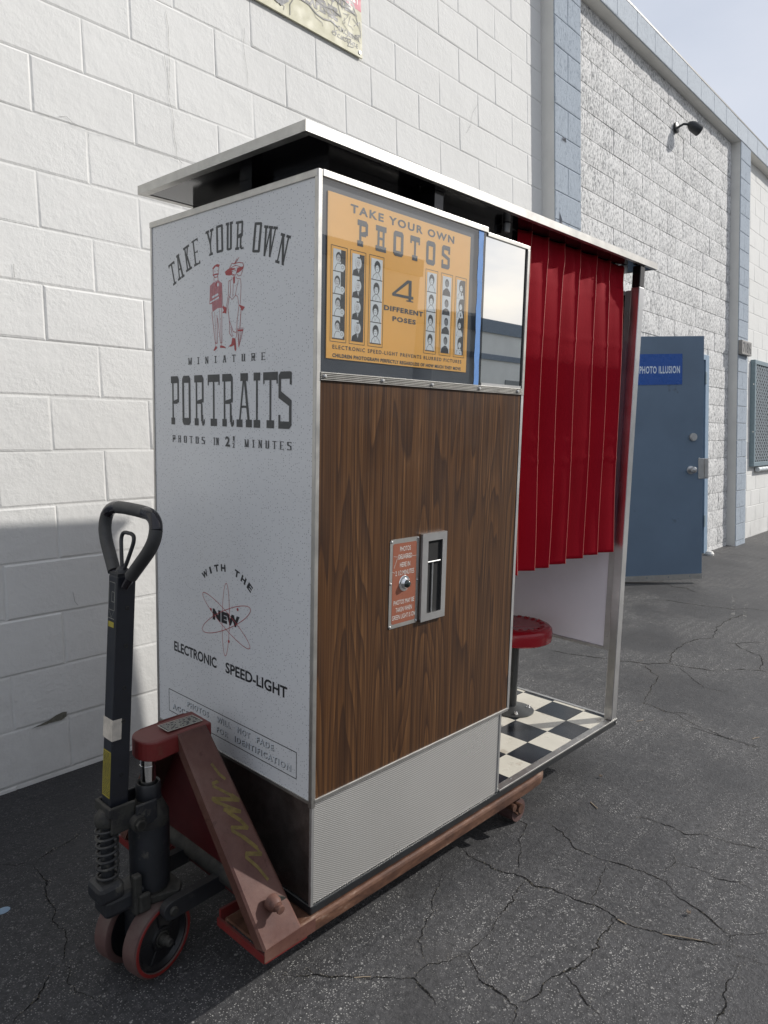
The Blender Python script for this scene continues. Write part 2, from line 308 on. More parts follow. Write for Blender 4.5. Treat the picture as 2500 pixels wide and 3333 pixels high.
# ------------------------------------------------------------------ mesh helpers
class MB:
    def __init__(s, o=(0, 0, 0)): s.v = []; s.f = []; s.mi = []; s.o = Vector(o); s.cur = 0
    def add(s, vs, fs):
        n = len(s.v); s.v += [tuple(Vector(p)-s.o) for p in vs]; s.f += [tuple(i+n for i in f) for f in fs]; s.mi += [s.cur]*len(fs); return s
    def mat(s, i): s.cur = i; return s
    def box(s, x0, x1, y0, y1, z0, z1):
        return s.add([(x0, y0, z0), (x1, y0, z0), (x1, y1, z0), (x0, y1, z0), (x0, y0, z1), (x1, y0, z1), (x1, y1, z1), (x0, y1, z1)],
                     [(0, 3, 2, 1), (4, 5, 6, 7), (0, 1, 5, 4), (1, 2, 6, 5), (2, 3, 7, 6), (3, 0, 4, 7)])
    def hexa(s, p): # 8 points: bottom 4 ccw, top 4 ccw
        return s.add(p, [(0, 3, 2, 1), (4, 5, 6, 7), (0, 1, 5, 4), (1, 2, 6, 5), (2, 3, 7, 6), (3, 0, 4, 7)])
    def quad(s, *p): return s.add(p, [tuple(range(len(p)))])
    def cyl(s, a, b, r, n=20, r2_=None, caps=True):
        a = Vector(a); b = Vector(b); r2_ = r if r2_ is None else r2_; d = (b-a).normalized()
        x = d.orthogonal().normalized(); y = d.cross(x)
        vs = [a+(x*math.cos(t)+y*math.sin(t))*r for t in [2*PI*i/n for i in range(n)]]+[b+(x*math.cos(t)+y*math.sin(t))*r2_ for t in [2*PI*i/n for i in range(n)]]
        fs = [(i, (i+1) % n, n+(i+1) % n, n+i) for i in range(n)]
        if caps: fs += [tuple(range(n-1, -1, -1)), tuple(range(n, 2*n))]
        return s.add(vs, fs)
    def lathe(s, a, d, prof, n=28): # prof: (along, radius)
        a = Vector(a); d = Vector(d).normalized(); x = d.orthogonal().normalized(); y = d.cross(x); vs = []; fs = []
        for h, r in prof:
            vs += [a+d*h+(x*math.cos(2*PI*i/n)+y*math.sin(2*PI*i/n))*max(r, 1e-5) for i in range(n)]
        for k in range(len(prof)-1):
            fs += [(k*n+i, k*n+(i+1) % n, (k+1)*n+(i+1) % n, (k+1)*n+i) for i in range(n)]
        return s.add(vs, fs)
    def tube(s, pts, r, n=12, closed=False, radii=None, flat=1.0):
        pts = [Vector(p) for p in pts]; m = len(pts); vs = []; fs = []; prev = None
        for k, p in enumerate(pts):
            if closed: d = (pts[(k+1) % m]-pts[k-1]).normalized()
            else: d = (pts[min(k+1, m-1)]-pts[max(k-1, 0)]).normalized()
            if prev is None: x = d.orthogonal().normalized()
            else:
                x = prev-d*prev.dot(d); x.normalize()
            prev = x; y = d.cross(x); rr = radii[k] if radii else r
            vs += [p+(x*math.cos(2*PI*i/n)+y*math.sin(2*PI*i/n)*flat)*rr for i in range(n)]
        for k in range(m if closed else m-1):
            k2 = (k+1) % m; fs += [(k*n+i, k*n+(i+1) % n, k2*n+(i+1) % n, k2*n+i) for i in range(n)]
        if not closed: fs += [tuple(range(n-1, -1, -1)), tuple((m-1)*n+i for i in range(n))]
        return s.add(vs, fs)
    def prism(s, poly, ax, d0, d1): # 2D polygon extruded along axis 'x','y','z'
        n = len(poly)
        def P(p, d): return {'x': (d, p[0], p[1]), 'y': (p[0], d, p[1]), 'z': (p[0], p[1], d)}[ax]
        vs = [P(p, d0) for p in poly]+[P(p, d1) for p in poly]
        tri = tessellate_polygon([[Vector((p[0], p[1], 0)) for p in poly]])
        fs = [tuple(t) for t in tri]+[tuple(n+i for i in reversed(t)) for t in tri]+[(i, (i+1) % n, n+(i+1) % n, n+i) for i in range(n)]
        return s.add(vs, fs)
    def build(s, name, mat, parent=None, smooth=False, bevel=0, kind=None):
        me = bpy.data.meshes.new(name); me.from_pydata(s.v, [], s.f); me.update()
        bm = bmesh.new(); bm.from_mesh(me); bmesh.ops.recalc_face_normals(bm, faces=bm.faces) if not getattr(s, 'keep', False) else None; bm.to_mesh(me); bm.free()
        for q in (mat if isinstance(mat, (list, tuple)) else [mat]): me.materials.append(MATS[q])
        for p, i in zip(me.polygons, s.mi): p.material_index = i
        if smooth:
            me.polygons.foreach_set('use_smooth', [True]*len(me.polygons)); 
            me.set_sharp_from_angle(angle=math.radians(38))
        o = bpy.data.objects.new(name, me); COL.objects.link(o)
        if parent: o.parent = parent
        if bevel:
            b = o.modifiers.new('bevel', 'BEVEL'); b.width = bevel; b.segments = 2; b.limit_method = 'ANGLE'; b.angle_limit = math.radians(40)
        if kind: o['kind'] = kind
        return o
def tag(o, label, cat, group=None):
    o['label'] = label; o['category'] = cat
    if group: o['group'] = group
    return o
def copy_part(o, parent, dloc):
    c = o.copy(); COL.objects.link(c); c.parent = parent; c.location = o.location+Vector(dloc); return c

# booth frame: u along the front, v into the depth, h above the asphalt
BY, TX, TY = -0.0286457, 0.0652481, -0.000298
RB = Matrix.Rotation(BY, 3, 'Z') @ Matrix.Rotation(TY, 3, 'Y') @ Matrix.Rotation(TX, 3, 'X')
B0 = Vector((1.1400078, 1.3126637, -0.2396989)) + RB @ Vector((0, 0, .147))
SLOPE = .065; WALLY = 2.7493
def thing_b(name, o, label, cat, group=None): # thing standing in the booth frame with its base at o
    e = bpy.data.objects.new(name, None); COL.objects.link(e); e.empty_display_size = .1
    M = RB.to_4x4(); M.translation = B0 + RB @ Vector(o); e.matrix_world = M
    e['_o'] = 0; del e['_o']
    return tag(e, label, cat, group)
def thing_w(name, o, label, cat, group=None):
    e = bpy.data.objects.new(name, None); COL.objects.link(e); e.empty_display_size = .1; e.location = o
    return tag(e, label, cat, group)
def gz(y): return SLOPE*(y-WALLY)

# ------------------------------------------------------------------ flat print helpers (2D polygons on a plane)
def text2d(s, x0, x1, y0, y1, bold=0.0, track=1.0, word=1.0):
    cu = bpy.data.curves.new('t', 'FONT'); cu.body = s; cu.size = 1; cu.offset = bold; cu.space_character = track; cu.space_word = word; cu.resolution_u = 3; cu.fill_mode = 'FRONT'
    o = bpy.data.objects.new('t', cu); COL.objects.link(o)
    me = bpy.data.meshes.new_from_object(o); vs = [(v.co.x, v.co.y) for v in me.vertices]; fs = [tuple(p.vertices) for p in me.polygons]
    bpy.data.objects.remove(o); bpy.data.curves.remove(cu); bpy.data.meshes.remove(me)
    ax = min(v[0] for v in vs); bx = max(v[0] for v in vs); ay = min(v[1] for v in vs); by = max(v[1] for v in vs)
    return [(x0+(x-ax)/(bx-ax)*(x1-x0), y0+(y-ay)/(by-ay)*(y1-y0)) for x, y in vs], fs
def stroke(pts, w, closed=False):
    P = [Vector(p) for p in pts]; out = []
    if closed: P = P+[P[0]]
    for a, b in zip(P[:-1], P[1:]):
        d = b-a
        if d.length < 1e-7: continue
        d.normalize(); n = Vector((-d.y, d.x))*w/2; e = d*w*.35; out.append([tuple(a-e+n), tuple(a-e-n), tuple(b+e-n), tuple(b+e+n)])
    return out
def ellipse(cx, cy, rx, ry, n=20, rot=0, a0=0, a1=2*PI):
    c, s_ = math.cos(rot), math.sin(rot)
    return [(cx+rx*math.cos(t)*c-ry*math.sin(t)*s_, cy+rx*math.cos(t)*s_+ry*math.sin(t)*c) for t in [a0+(a1-a0)*i/n for i in range(n if a1-a0 > 6 else n+1)]]
class Flat:
    "collects 2D polygons and lays them on a plane, each a hair above the one before"
    def __init__(s, org, ax, ay, off=0.0006, o=(0, 0, 0), step=.000004):
        s.org = Vector(org); s.ax = Vector(ax); s.ay = Vector(ay); s.n = s.ax.cross(s.ay); s.k = off; s.step = step; s.mb = MB(o); s.mb.keep = True; s.done = []
    def pt(s, x, y): return s.org+s.ax*x+s.ay*y+s.n*s.k
    def poly(s, p):
        a = sum(p[i][0]*p[(i+1) % len(p)][1]-p[(i+1) % len(p)][0]*p[i][1] for i in range(len(p)))
        if a < 0: p = list(reversed(p))
        if len(p) <= 4 and True:
            s.mb.add([s.pt(*q) for q in p], [tuple(range(len(p)))])
        else:
            tri = tessellate_polygon([[Vector((q[0], q[1], 0)) for q in p]]); fs = []
            for t in tri:
                A, B_, C = p[t[0]], p[t[1]], p[t[2]]; cr = (B_[0]-A[0])*(C[1]-A[1])-(B_[1]-A[1])*(C[0]-A[0])
                fs.append(tuple(t) if cr > 0 else tuple(reversed(t)))
            s.mb.add([s.pt(*q) for q in p], fs)
        s.k += s.step; return s
    def polys(s, ps):
        for p in ps: s.poly(p)
        return s
    def rect(s, x0, x1, y0, y1): return s.poly([(x0, y0), (x1, y0), (x1, y1), (x0, y1)])
    def text(s, *a, **k):
        s.fresh(); vs, fs = text2d(*a, **k); s.mb.add([s.pt(*q) for q in vs], fs); s.k += s.step; return s
    def m(s, i): s.mb.cur = i; return s
    def fresh(s):
        if s.mb.v:
            s.done.append(s.mb); mb = MB(s.mb.o); mb.keep = True; mb.cur = s.mb.cur; s.mb = mb
    def build(s, name, mat, parent):
        objs = [b.build(name, mat, parent) for b in s.done+[s.mb] if b.v]; return objs[0]

# slab ("wood type") letters: w, h box; t thin stem; s slab height; e serif reach
def slab(ch, w, h, t, s_, e=None):
    e = (w-t)/2*.55 if e is None else e; R = lambda a, b, c, d: [(a, c), (b, c), (b, d), (a, d)]; P = []
    c = w/2; m_ = h*.46; cs = min(s_*.45, w*.16)
    def foot(x): P.append(R(x-t/2-e*.5, x+t/2+e*.5, 0, s_))
    def head(x): P.append(R(x-t/2-e*.5, x+t/2+e*.5, h-s_, h))
    def stem(x, a=0, b=None, tt=None): P.append(R(x-(tt or t)/2, x+(tt or t)/2, a, h if b is None else b))
    def diag(x0, y0, x1, y1, tt=None): P.append([(x0-(tt or t)/2, y0), (x0+(tt or t)/2, y0), (x1+(tt or t)/2, y1), (x1-(tt or t)/2, y1)])
    l = t/2+e*.5; r = w-l
    if ch in 'PRBDE' or ch == 'F':
        stem(l, s_*.5, h-s_*.5); P.append(R(l-t/2-e*.5, l+t/2+e*.5, 0, s_))
    if ch in 'PR':
        P.append([(0, h-s_), (w, h-s_), (w, h-s_*.5), (w-cs, h), (0, h)]); rx = w-t*.6
        stem(rx, m_, h-s_*.9, t*1.15); P.append([(l, m_-t*.55), (w-cs*1.3, m_-t*.55), (w, m_+t*1.0), (w, m_+t*1.6), (l, m_+t*.6)])
        if ch == 'R':
            stem(rx-t*.75, s_*.6, m_-t*.5, t*1.05); stem(rx-t*.3, s_*.3, s_*1.5, t*1.05); P.append([(rx-t*.4, 0), (w, 0), (w+t*.7, s_*.35), (w+t*.7, s_*.9), (w+t*.1, s_*.9), (w, s_*.6), (rx-t*.6, s_*.6)])
    elif ch == 'O' or ch == 'U':
        tt = t*1.35
        if ch == 'O':
            P.append([(0, h-s_), (w, h-s_), (w, h-s_*.45), (w-cs, h), (cs, h), (0, h-s_*.45)]); P.append(R(0, tt, s_*.9, h-s_*.9)); P.append(R(w-tt, w, s_*.9, h-s_*.9))
            P.append([(0, s_), (0, s_*.45), (cs, 0), (w-cs, 0), (w, s_*.45), (w, s_)])
        else:
            a = tt/2+e*.4; b = w-a; stem(a, s_*.8, h, tt); stem(b, s_*.8, h, tt); P.append(R(0, a+tt/2+e*.12, h-s_, h)); P.append(R(b-tt/2-e*.12, w, h-s_, h))
            P.append([(a-tt/2, s_*.9), (a-tt/2, s_*.4), (a+cs*.5, 0), (b-cs*.5, 0), (b+tt/2, s_*.4), (b+tt/2, s_*.9)])
    elif ch == 'T':
        P.append(R(0, w, h-s_, h)); P.append(R(0, t*.7, h-s_*1.45, h-s_)); P.append(R(w-t*.7, w, h-s_*1.45, h-s_)); stem(c); P.append(R(c-t/2-e*.55, c+t/2+e*.55, 0, s_))
    elif ch == 'I': stem(c); P.append(R(0, w, 0, s_)); P.append(R(0, w, h-s_, h))
    elif ch == 'A':
        P.append(R(c-w*.24, c+w*.24, h-s_, h)); diag(l, s_*.5, c-t*.3, h-s_*.6, t*.9); diag(r, s_*.5, c+t*.3, h-s_*.6, t*1.3); P.append(R(l+w*.12, r-w*.12, h*.36, h*.36+t*.8)); foot(l); foot(r)
    elif ch == 'S':
        tt = t*1.3
        P.append([(0, h-s_*.9), (w, h-s_*.9), (w, h-s_*.1), (w*.86, h), (cs, h), (0, h-s_*.45)]); P.append(R(0, tt, h*.62, h-s_*.7)); P.append(R(w-t, w, h-s_*1.6, h-s_*.5))
        P.append([(0, h*.63), (0, h*.54), (w-tt, h*.40), (w, h*.46), (w, h*.50), (tt, h*.66)]); P.append(R(w-tt, w, s_*.7, h*.47)); P.append(R(0, t, s_*.5, s_*1.7))
        P.append([(0, 0), (w*.14, 0), (w-cs, 0), (w, s_*.45), (w, s_*.9), (0, s_*.9)])
    elif ch == 'E':
        P.append(R(0, w, h-s_*.7, h)); P.append(R(0, w, 0, s_*.7)); P.append(R(l, w*.8, h*.5-s_*.25, h*.5+s_*.25)); P.append(R(w-t*.8, w, h-s_*1.3, h)); P.append(R(w-t*.8, w, 0, s_*1.3)); P.append(R(w*.8-t*.7, w*.8, h*.5-s_*.5, h*.5+s_*.5))
    elif ch == 'K':
        stem(l); foot(l); head(l); diag(l, h*.42, r, h-s_*.5); diag(r, s_*.5, l+w*.2, h*.58, t*1.2); foot(r); head(r)
    elif ch == 'Y': diag(c, h*.45, l, h-s_*.5, t*1.2); diag(c, h*.45, r, h-s_*.5); stem(c, 0, h*.47); P.append(R(c-t/2-e*.5, c+t/2+e*.5, 0, s_)); head(l); head(r)
    elif ch == 'N': stem(l, 0, h, t*.8); stem(r, 0, h, t*.8); diag(r, 0, l, h, t*1.4); foot(l); head(l); head(r)
    elif ch == 'M': stem(l, 0, h, t*.8); stem(r, 0, h, t); diag(c, 0, l, h, t*1.1); diag(c, 0, r, h, t*.8); foot(l); foot(r); head(l); head(r)
    elif ch == 'W': diag(w*.3, 0, l, h-s_*.5, t*1.2); diag(w*.3, 0, c, h, t*.8); diag(w*.7, 0, c, h, t*1.2); diag(w*.7, 0, r, h-s_*.5, t*.8); head(l); head(r); head(c)
    elif ch == 'H': stem(l, 0, h, t); stem(r, 0, h, t); P.append(R(l, r, h*.46, h*.46+t*.8)); foot(l); foot(r); head(l); head(r)
    return P
def put(ps, x, y, rot=0, sx=1): # place glyph polygons with their centre at x, y
    c, s_ = math.cos(rot), math.sin(rot); return [[(x+(p[0]*sx)*c-p[1]*s_, y+(p[0]*sx)*s_+p[1]*c) for p in q] for q in ps]
def centred(ps, w, h): return [[(p[0]-w/2, p[1]-h/2) for p in q] for q in ps]
def slab_row(F, s, x0, x1, y0, y1, ratio, t, sl, e=None, widths=None):
    "spread the letters of s evenly between x0 and x1"
    F.fresh(); n = len(s); h = y1-y0; w = h*ratio
    for i, ch in enumerate(s):
        if ch == ' ': continue
        ww = w*(widths or {}).get(ch, 1); xc = x0+w/2+(x1-x0-w)*i/(n-1)
        F.polys(put(centred(slab(ch, ww, h, t, sl, e), ww, h), xc, (y0+y1)/2))
# ------------------------------------------------------------------ the yard surface
g = MB()
gx = [-60, -20, -8, -3, 0, 2, 4, 6, 9, 14, 24, 60, 120]; gy = [-120, -40, -16, -8, -4, -2, 0, 1, 2, 2.70, 2.86]
for i in range(len(gx)-1):
    for j in range(len(gy)-1):
        x0, x1, y0, y1 = gx[i], gx[i+1], gy[j], gy[j+1]
        g.quad((x0, y0, gz(y0)), (x1, y0, gz(y0)), (x1, y1, gz(y1)), (x0, y1, gz(y1)))
g.quad((-60, 2.86, gz(2.86)), (120, 2.86, gz(2.86)), (120, 120, gz(2.86)), (-60, 120, gz(2.86)))
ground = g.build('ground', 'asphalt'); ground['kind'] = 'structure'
CRACKS=[(3,[(1.864,1.365),(1.843,1.306),(1.834,1.265),(1.83,1.214),(1.854,1.162),(1.861,1.121),(1.849,1.082),(1.868,1.043),(1.883,1.002),(1.883,0.948),(1.895,0.917),(1.9,0.877),(1.888,0.838),(1.884,0.804),(1.897,0.762),(1.911,0.721),(1.924,0.681),(1.959,0.639),(1.965,0.612),(1.986,0.585)]),
(3,[(1.979,0.583),(1.966,0.551),(1.975,0.517),(1.99,0.477)]),
(1.5,[(1.99,0.586),(2.038,0.577),(2.078,0.546),(2.118,0.509)]),
(2.5,[(1.962,0.55),(1.94,0.535),(1.895,0.526),(1.839,0.532),(1.798,0.524),(1.74,0.519),(1.688,0.515)]),
(2,[(2.19,1.228),(2.17,1.182),(2.129,1.105),(2.118,1.034),(2.119,0.99),(2.137,0.943),(2.145,0.886),(2.145,0.839),(2.142,0.809),(2.103,0.767),(2.086,0.718),(2.082,0.67),(2.058,0.632),(2.04,0.597),(2.038,0.577)]),
(1,[(1.895,0.917),(1.933,0.932),(1.975,0.938),(2.048,0.966),(2.113,0.982)]),
(1.5,[(1.853,1.11),(1.788,1.108),(1.729,1.097),(1.664,1.084),(1.603,1.071),(1.536,1.069),(1.494,1.063),(1.467,1.062)]),
(3,[(1.467,1.062),(1.443,1.022),(1.433,0.987),(1.43,0.947),(1.417,0.902),(1.405,0.874),(1.364,0.859)]),
(2,[(1.886,0.851),(1.837,0.837),(1.77,0.843),(1.74,0.824),(1.691,0.826),(1.634,0.839),(1.582,0.848),(1.512,0.861),(1.464,0.869),(1.419,0.883)]),
(3,[(1.576,0.845),(1.565,0.804),(1.543,0.768),(1.53,0.734),(1.515,0.699)]),
(1,[(1.886,1.162),(1.961,1.197),(2.037,1.239),(2.13,1.273),(2.134,1.32),(2.132,1.357)]),
(1.5,[(2.452,1.027),(2.471,0.955),(2.471,0.897),(2.456,0.854),(2.492,0.817),(2.506,0.755),(2.512,0.686),(2.549,0.618)]),
(1,[(2.142,0.809),(2.192,0.817),(2.257,0.818),(2.323,0.837)]),
(1.2,[(2.264,0.818),(2.28,0.746),(2.275,0.684),(2.306,0.645),(2.287,0.587)]),
(1,[(3.52,1.382),(3.499,1.256),(3.428,1.129),(3.39,1.011),(3.396,0.95),(3.397,0.831)]),
(2.5,[(3.97,2.201),(3.99,2.062),(4.039,1.942),(4.086,1.81),(4.119,1.736),(4.152,1.663),(4.239,1.598),(4.246,1.517),(4.272,1.438),(4.303,1.355),(4.359,1.287),(4.453,1.248),(4.484,1.197),(4.517,1.146),(4.513,1.111)]),
(2,[(5.763,2.293),(5.833,2.203),(5.853,2.086),(5.861,1.935),(5.905,1.824),(5.923,1.715),(6.033,1.658),(6.068,1.579),(6.057,1.499)]),
(1.5,[(6.56,2.549),(6.478,2.438),(6.385,2.344),(6.415,2.231),(6.311,2.13)]),
(1.5,[(4.254,1.578),(4.408,1.629),(4.729,1.662),(4.927,1.624),(5.001,1.57),(5.282,1.63),(5.474,1.644),(5.762,1.621),(5.849,1.583)]),
(1.5,[(4.123,1.678),(4.025,1.587),(3.974,1.535),(3.816,1.498),(3.625,1.463),(3.527,1.434),(3.527,1.373),(3.514,1.307),(3.541,1.242),(3.509,1.179)]),
(1.2,[(4.211,1.511),(4.131,1.432),(4.051,1.362),(3.979,1.292),(3.987,1.226),(3.996,1.173)]),
(1.5,[(4.972,1.43),(4.858,1.331),(4.819,1.231),(4.683,1.189),(4.507,1.156)]),
(1,[(3.406,1.209),(3.395,1.115),(3.386,1.039),(3.383,0.967),(3.381,0.898),(3.394,0.83)]),
(1.5,[(8.592,2.757),(8.529,2.582),(8.603,2.43),(8.561,2.248),(8.593,2.136)]),
(1,[(4.939,1.461),(5.023,1.397),(5.102,1.338),(5.154,1.272)]),
(1.5,[(0.801,2.326),(0.828,2.298),(0.858,2.277),(0.874,2.251)]),
(2.5,[(0.874,2.251),(0.864,2.209),(0.856,2.155),(0.836,2.097),(0.825,2.051),(0.82,1.992),(0.809,1.95),(0.8,1.9),(0.785,1.858),(0.765,1.825),(0.746,1.792)]),
(1.5,[(0.746,1.792),(0.742,1.758),(0.725,1.727),(0.725,1.679),(0.737,1.626),(0.745,1.579)]),
(2,[(0.874,2.251),(0.898,2.269),(0.93,2.28),(0.967,2.288),(1.006,2.299),(1.048,2.315)]),
(2,[(0.744,1.795),(0.719,1.789),(0.699,1.767),(0.673,1.735),(0.651,1.712),(0.621,1.705),(0.596,1.693),(0.585,1.687)]),
(2,[(1.088,1.364),(1.146,1.307),(1.18,1.262),(1.217,1.215),(1.246,1.179),(1.288,1.149),(1.314,1.116),(1.306,1.086),(1.298,1.051),(1.286,1.023)]),
(2,[(1.316,1.115),(1.346,1.119),(1.376,1.119),(1.42,1.087),(1.467,1.062)]),
(2,[(1.166,1.341),(1.156,1.297)]),
(1.5,[(1.371,1.119),(1.387,1.147),(1.424,1.191),(1.484,1.216),(1.56,1.244),(1.64,1.29),(1.725,1.312)])]

rc = random.Random(3)
def jag(pts, step=.010, amp=.016):
    out = []
    for (ax, ay), (bx, by) in zip(pts[:-1], pts[1:]):
        d = math.hypot(bx-ax, by-ay); n = max(1, int(d/step))
        for i in range(n):
            t = i/n; q = Vector((ax+(bx-ax)*t, ay+(by-ay)*t, 0)); a = noise.noise_vector(q*12)*amp+noise.noise_vector(q*45)*amp*.5+noise.noise_vector(q*120)*amp*.28
            out.append((q.x+a.x, q.y+a.y))
    out.append(pts[-1]); return out
for w, pts in CRACKS:
    J = jag(pts); n = len(J); mb = MB(); mb.keep = True; grit = MB(); grit.keep = True; L_, R_ = [], []
    for i, (x, y) in enumerate(J):
        a = Vector(J[max(i-1, 0)]); b = Vector(J[min(i+1, n-1)]); d = (b-a); d = d.normalized() if d.length > 1e-6 else Vector((1, 0)); nn = Vector((-d.y, d.x))
        end = min(1, (i+1)/6, (n-i)/6)
        ww = (w**.75)*.00105*(1+.28*max(0, math.hypot(x, y)-2.0))*end*(.3+1.4*abs(noise.noise(Vector((x*9, y*9, 1))))+.9*max(0, noise.noise(Vector((x*32, y*32, 5)))))
        if noise.noise(Vector((x*3.1, y*3.1, 8))) > .42: ww *= .25
        L_.append((x+nn.x*ww, y+nn.y*ww)); R_.append((x-nn.x*ww*1.1, y-nn.y*ww*1.1))
        if noise.noise(Vector((x*4, y*4, 3))) > -.25:
            for _ in range(2 if w > 1.2 else 1):
                px, py = x+rc.gauss(0, .006*w**.5), y+rc.gauss(0, .006*w**.5); r = rc.uniform(.0006, .0030); th = rc.uniform(0, 3)
                c_, s_ = math.cos(th)*r, math.sin(th)*r; z = gz(py)
                grit.add([(px+c_, py+s_, z), (px-s_*.7, py+c_*.7, z), (px-c_, py-s_, z), (px+s_*.7, py-c_*.7, z), (px, py, z+r*.9)], [(0, 1, 4), (1, 2, 4), (2, 3, 4), (3, 0, 4)])
    for i in range(n-1):
        q = [L_[i], R_[i], R_[i+1], L_[i+1]]; mb.add([(p[0], p[1], gz(p[1])+.0012) for p in q], [(0, 1, 2, 3)])
    mb.build('crack', 'crack_shadow', ground)
    if grit.v: grit.build('crack_grit', 'crack_grit', ground, kind='stuff')
# old paint scratches on the far asphalt and a worn blue spot by the wall
pm = NT('paint_ghost'); co = pm.co(world=True); pm.set(color=(.22, .215, .20), rough=.8); 
f = pm.ramp(pm.noise(co, 22, 6, .75), [(.50, 0), (.60, .75)]); pm.t.nodes['Principled BSDF'].inputs['Alpha'].default_value = 1; pm.l(f, pm.b.inputs['Alpha'])
for pts in ([(5.60, 1.62), (6.45, 1.86)], [(5.52, 1.52), (6.3, 1.72)], [(4.1, 1.93), (4.65, 2.12)], [(4.0, 1.85), (4.5, 2.02)]):
    mb = MB(); (ax, ay), (bx, by) = pts; w_ = .013
    mb.add([(ax, ay-w_, gz(ay-w_)+.001), (bx, by-w_, gz(by-w_)+.001), (bx, by+w_, gz(by+w_)+.001), (ax, ay+w_, gz(ay+w_)+.001)], [(0, 1, 2, 3)]); mb.build('paint_mark', 'paint_ghost', ground)
mb = MB(); mb.add([(x, y, gz(y)+.0011) for x, y in ellipse(.722, 2.10, .020, .015, 11)], [tuple(range(11))]); mb.build('paint_spot', 'door_frame_blue', ground)
# litter of the yard
def scrap(name, label, cat, pts, r, mat):
    grp = 'straws scattered on the asphalt' if name == 'straw' else None
    x, y = pts[0]; e = MB((x, y, gz(y))); e.tube([(px, py, gz(py)+r+.0008*i) for i, (px, py) in enumerate(pts)], r, 6)
    o = e.build(name, mat); o.location = (x, y, gz(y)); tag(o, label, cat, grp)
scrap('twig', 'short dark twig lying on the asphalt below the far fork', 'twig', [(2.427, 1.185), (2.412, 1.163), (2.40, 1.144)], .0018, 'wood_scrap')
scrap('straw', 'thin pale straw on the asphalt just right of the booth post', 'straw', [(3.279, 1.368), (3.295, 1.356), (3.311, 1.348)], .0012, 'wood_scrap')
scrap('straw', 'thin pale straw near the right edge of the picture', 'straw', [(3.462, .911), (3.482, .903), (3.50, .892)], .0014, 'wood_scrap')
scrap('wood_chip', 'pale splinter bridging the widest asphalt crack', 'wood chip', [(1.878, .835), (1.876, .82), (1.874, .809)], .0016, 'wood_scrap')
scrap('straw', 'long pale straw lying along the crack in the lower right', 'straw', [(1.907, .720), (1.93, .680), (1.953, .632)], .0011, 'wood_scrap')
scrap('straw', 'dry grass stalk in the crack at the very bottom of the picture', 'straw', [(1.214, 1.222), (1.23, 1.208), (1.244, 1.193)], .0011, 'wood_scrap')
for (x, y, lab) in ((2.633, 1.242, 'small curled dry leaf on the asphalt right of the pallet fork end'), (2.039, .697, 'pale crumpled leaf scrap between two cracks at lower right')):
    e = MB((x, y, gz(y))); n = 5
    for i in range(n):
        for j in range(2):
            a = [(x+.011*(i+di)/n-.0055, y+.006*(j+dj-1), gz(y)+.003+.006*((i+di)/n-.5)**2*4+.004*abs(j+dj-1)) for di, dj in ((0, 0), (1, 0), (1, 1), (0, 1))]; e.add(a, [(0, 1, 2, 3)])
    o = e.build('leaf', 'dry_leaf'); o.location = (x, y, gz(y)); tag(o, lab, 'leaf', 'dry leaf scraps on the asphalt')
e = MB((7.98, 2.70, gz(2.7))); e.lathe((8.33, 2.66, gz(2.66)-.004), (0, 0, 1), [(0, .045), (.02, .05), (.045, .035), (.055, .0)], 10); o = e.build('stone', 'painted_soffit', smooth=True); o.location = (7.98, 2.70, gz(2.7))
tag(o, 'rounded white stone at the foot of the blue door jamb', 'stone')

# ------------------------------------------------------------------ the warehouse
WH = thing_w('warehouse', (2.7, WALLY, 0), 'white painted concrete block warehouse with blue pilasters along the yard', 'building')
o_ = Vector(WH.location)
TOP = 4.845; SOF = 4.645; FY = 2.646; Y0 = WALLY
def wb(): return MB(o_)
P1 = (4.886, 5.285); P2 = (9.22, 9.60); P0 = (.118, .516); P3 = (13.55, 13.95)
DOOR = (6.10, 8.50, 2.185)
# backing walls (mortar plane 7 mm behind the block faces) with the door opening in bay two
m1 = wb().box(-9, P1[0]+.01, Y0+.0056, Y0+.2, -.4, TOP-.02); bay1 = m1.build('smooth_bay_wall', 'painted_block_white', WH)
m2 = wb().box(P1[0]+.01, DOOR[0], Y0+.008, Y0+.2, -.4, TOP-.02).box(DOOR[1], P2[0]+.01, Y0+.008, Y0+.2, -.4, TOP-.02).box(DOOR[0], DOOR[1], Y0+.008, Y0+.2, DOOR[2], TOP-.02)
bay2 = m2.build('split_face_bay_wall', 'split_face_white', WH)
m3 = wb().box(P2[0]+.01, 40, Y0+.0056, Y0+.2, -.4, TOP-.02); bay3 = m3.build('far_bay_wall', 'painted_block_white', WH)
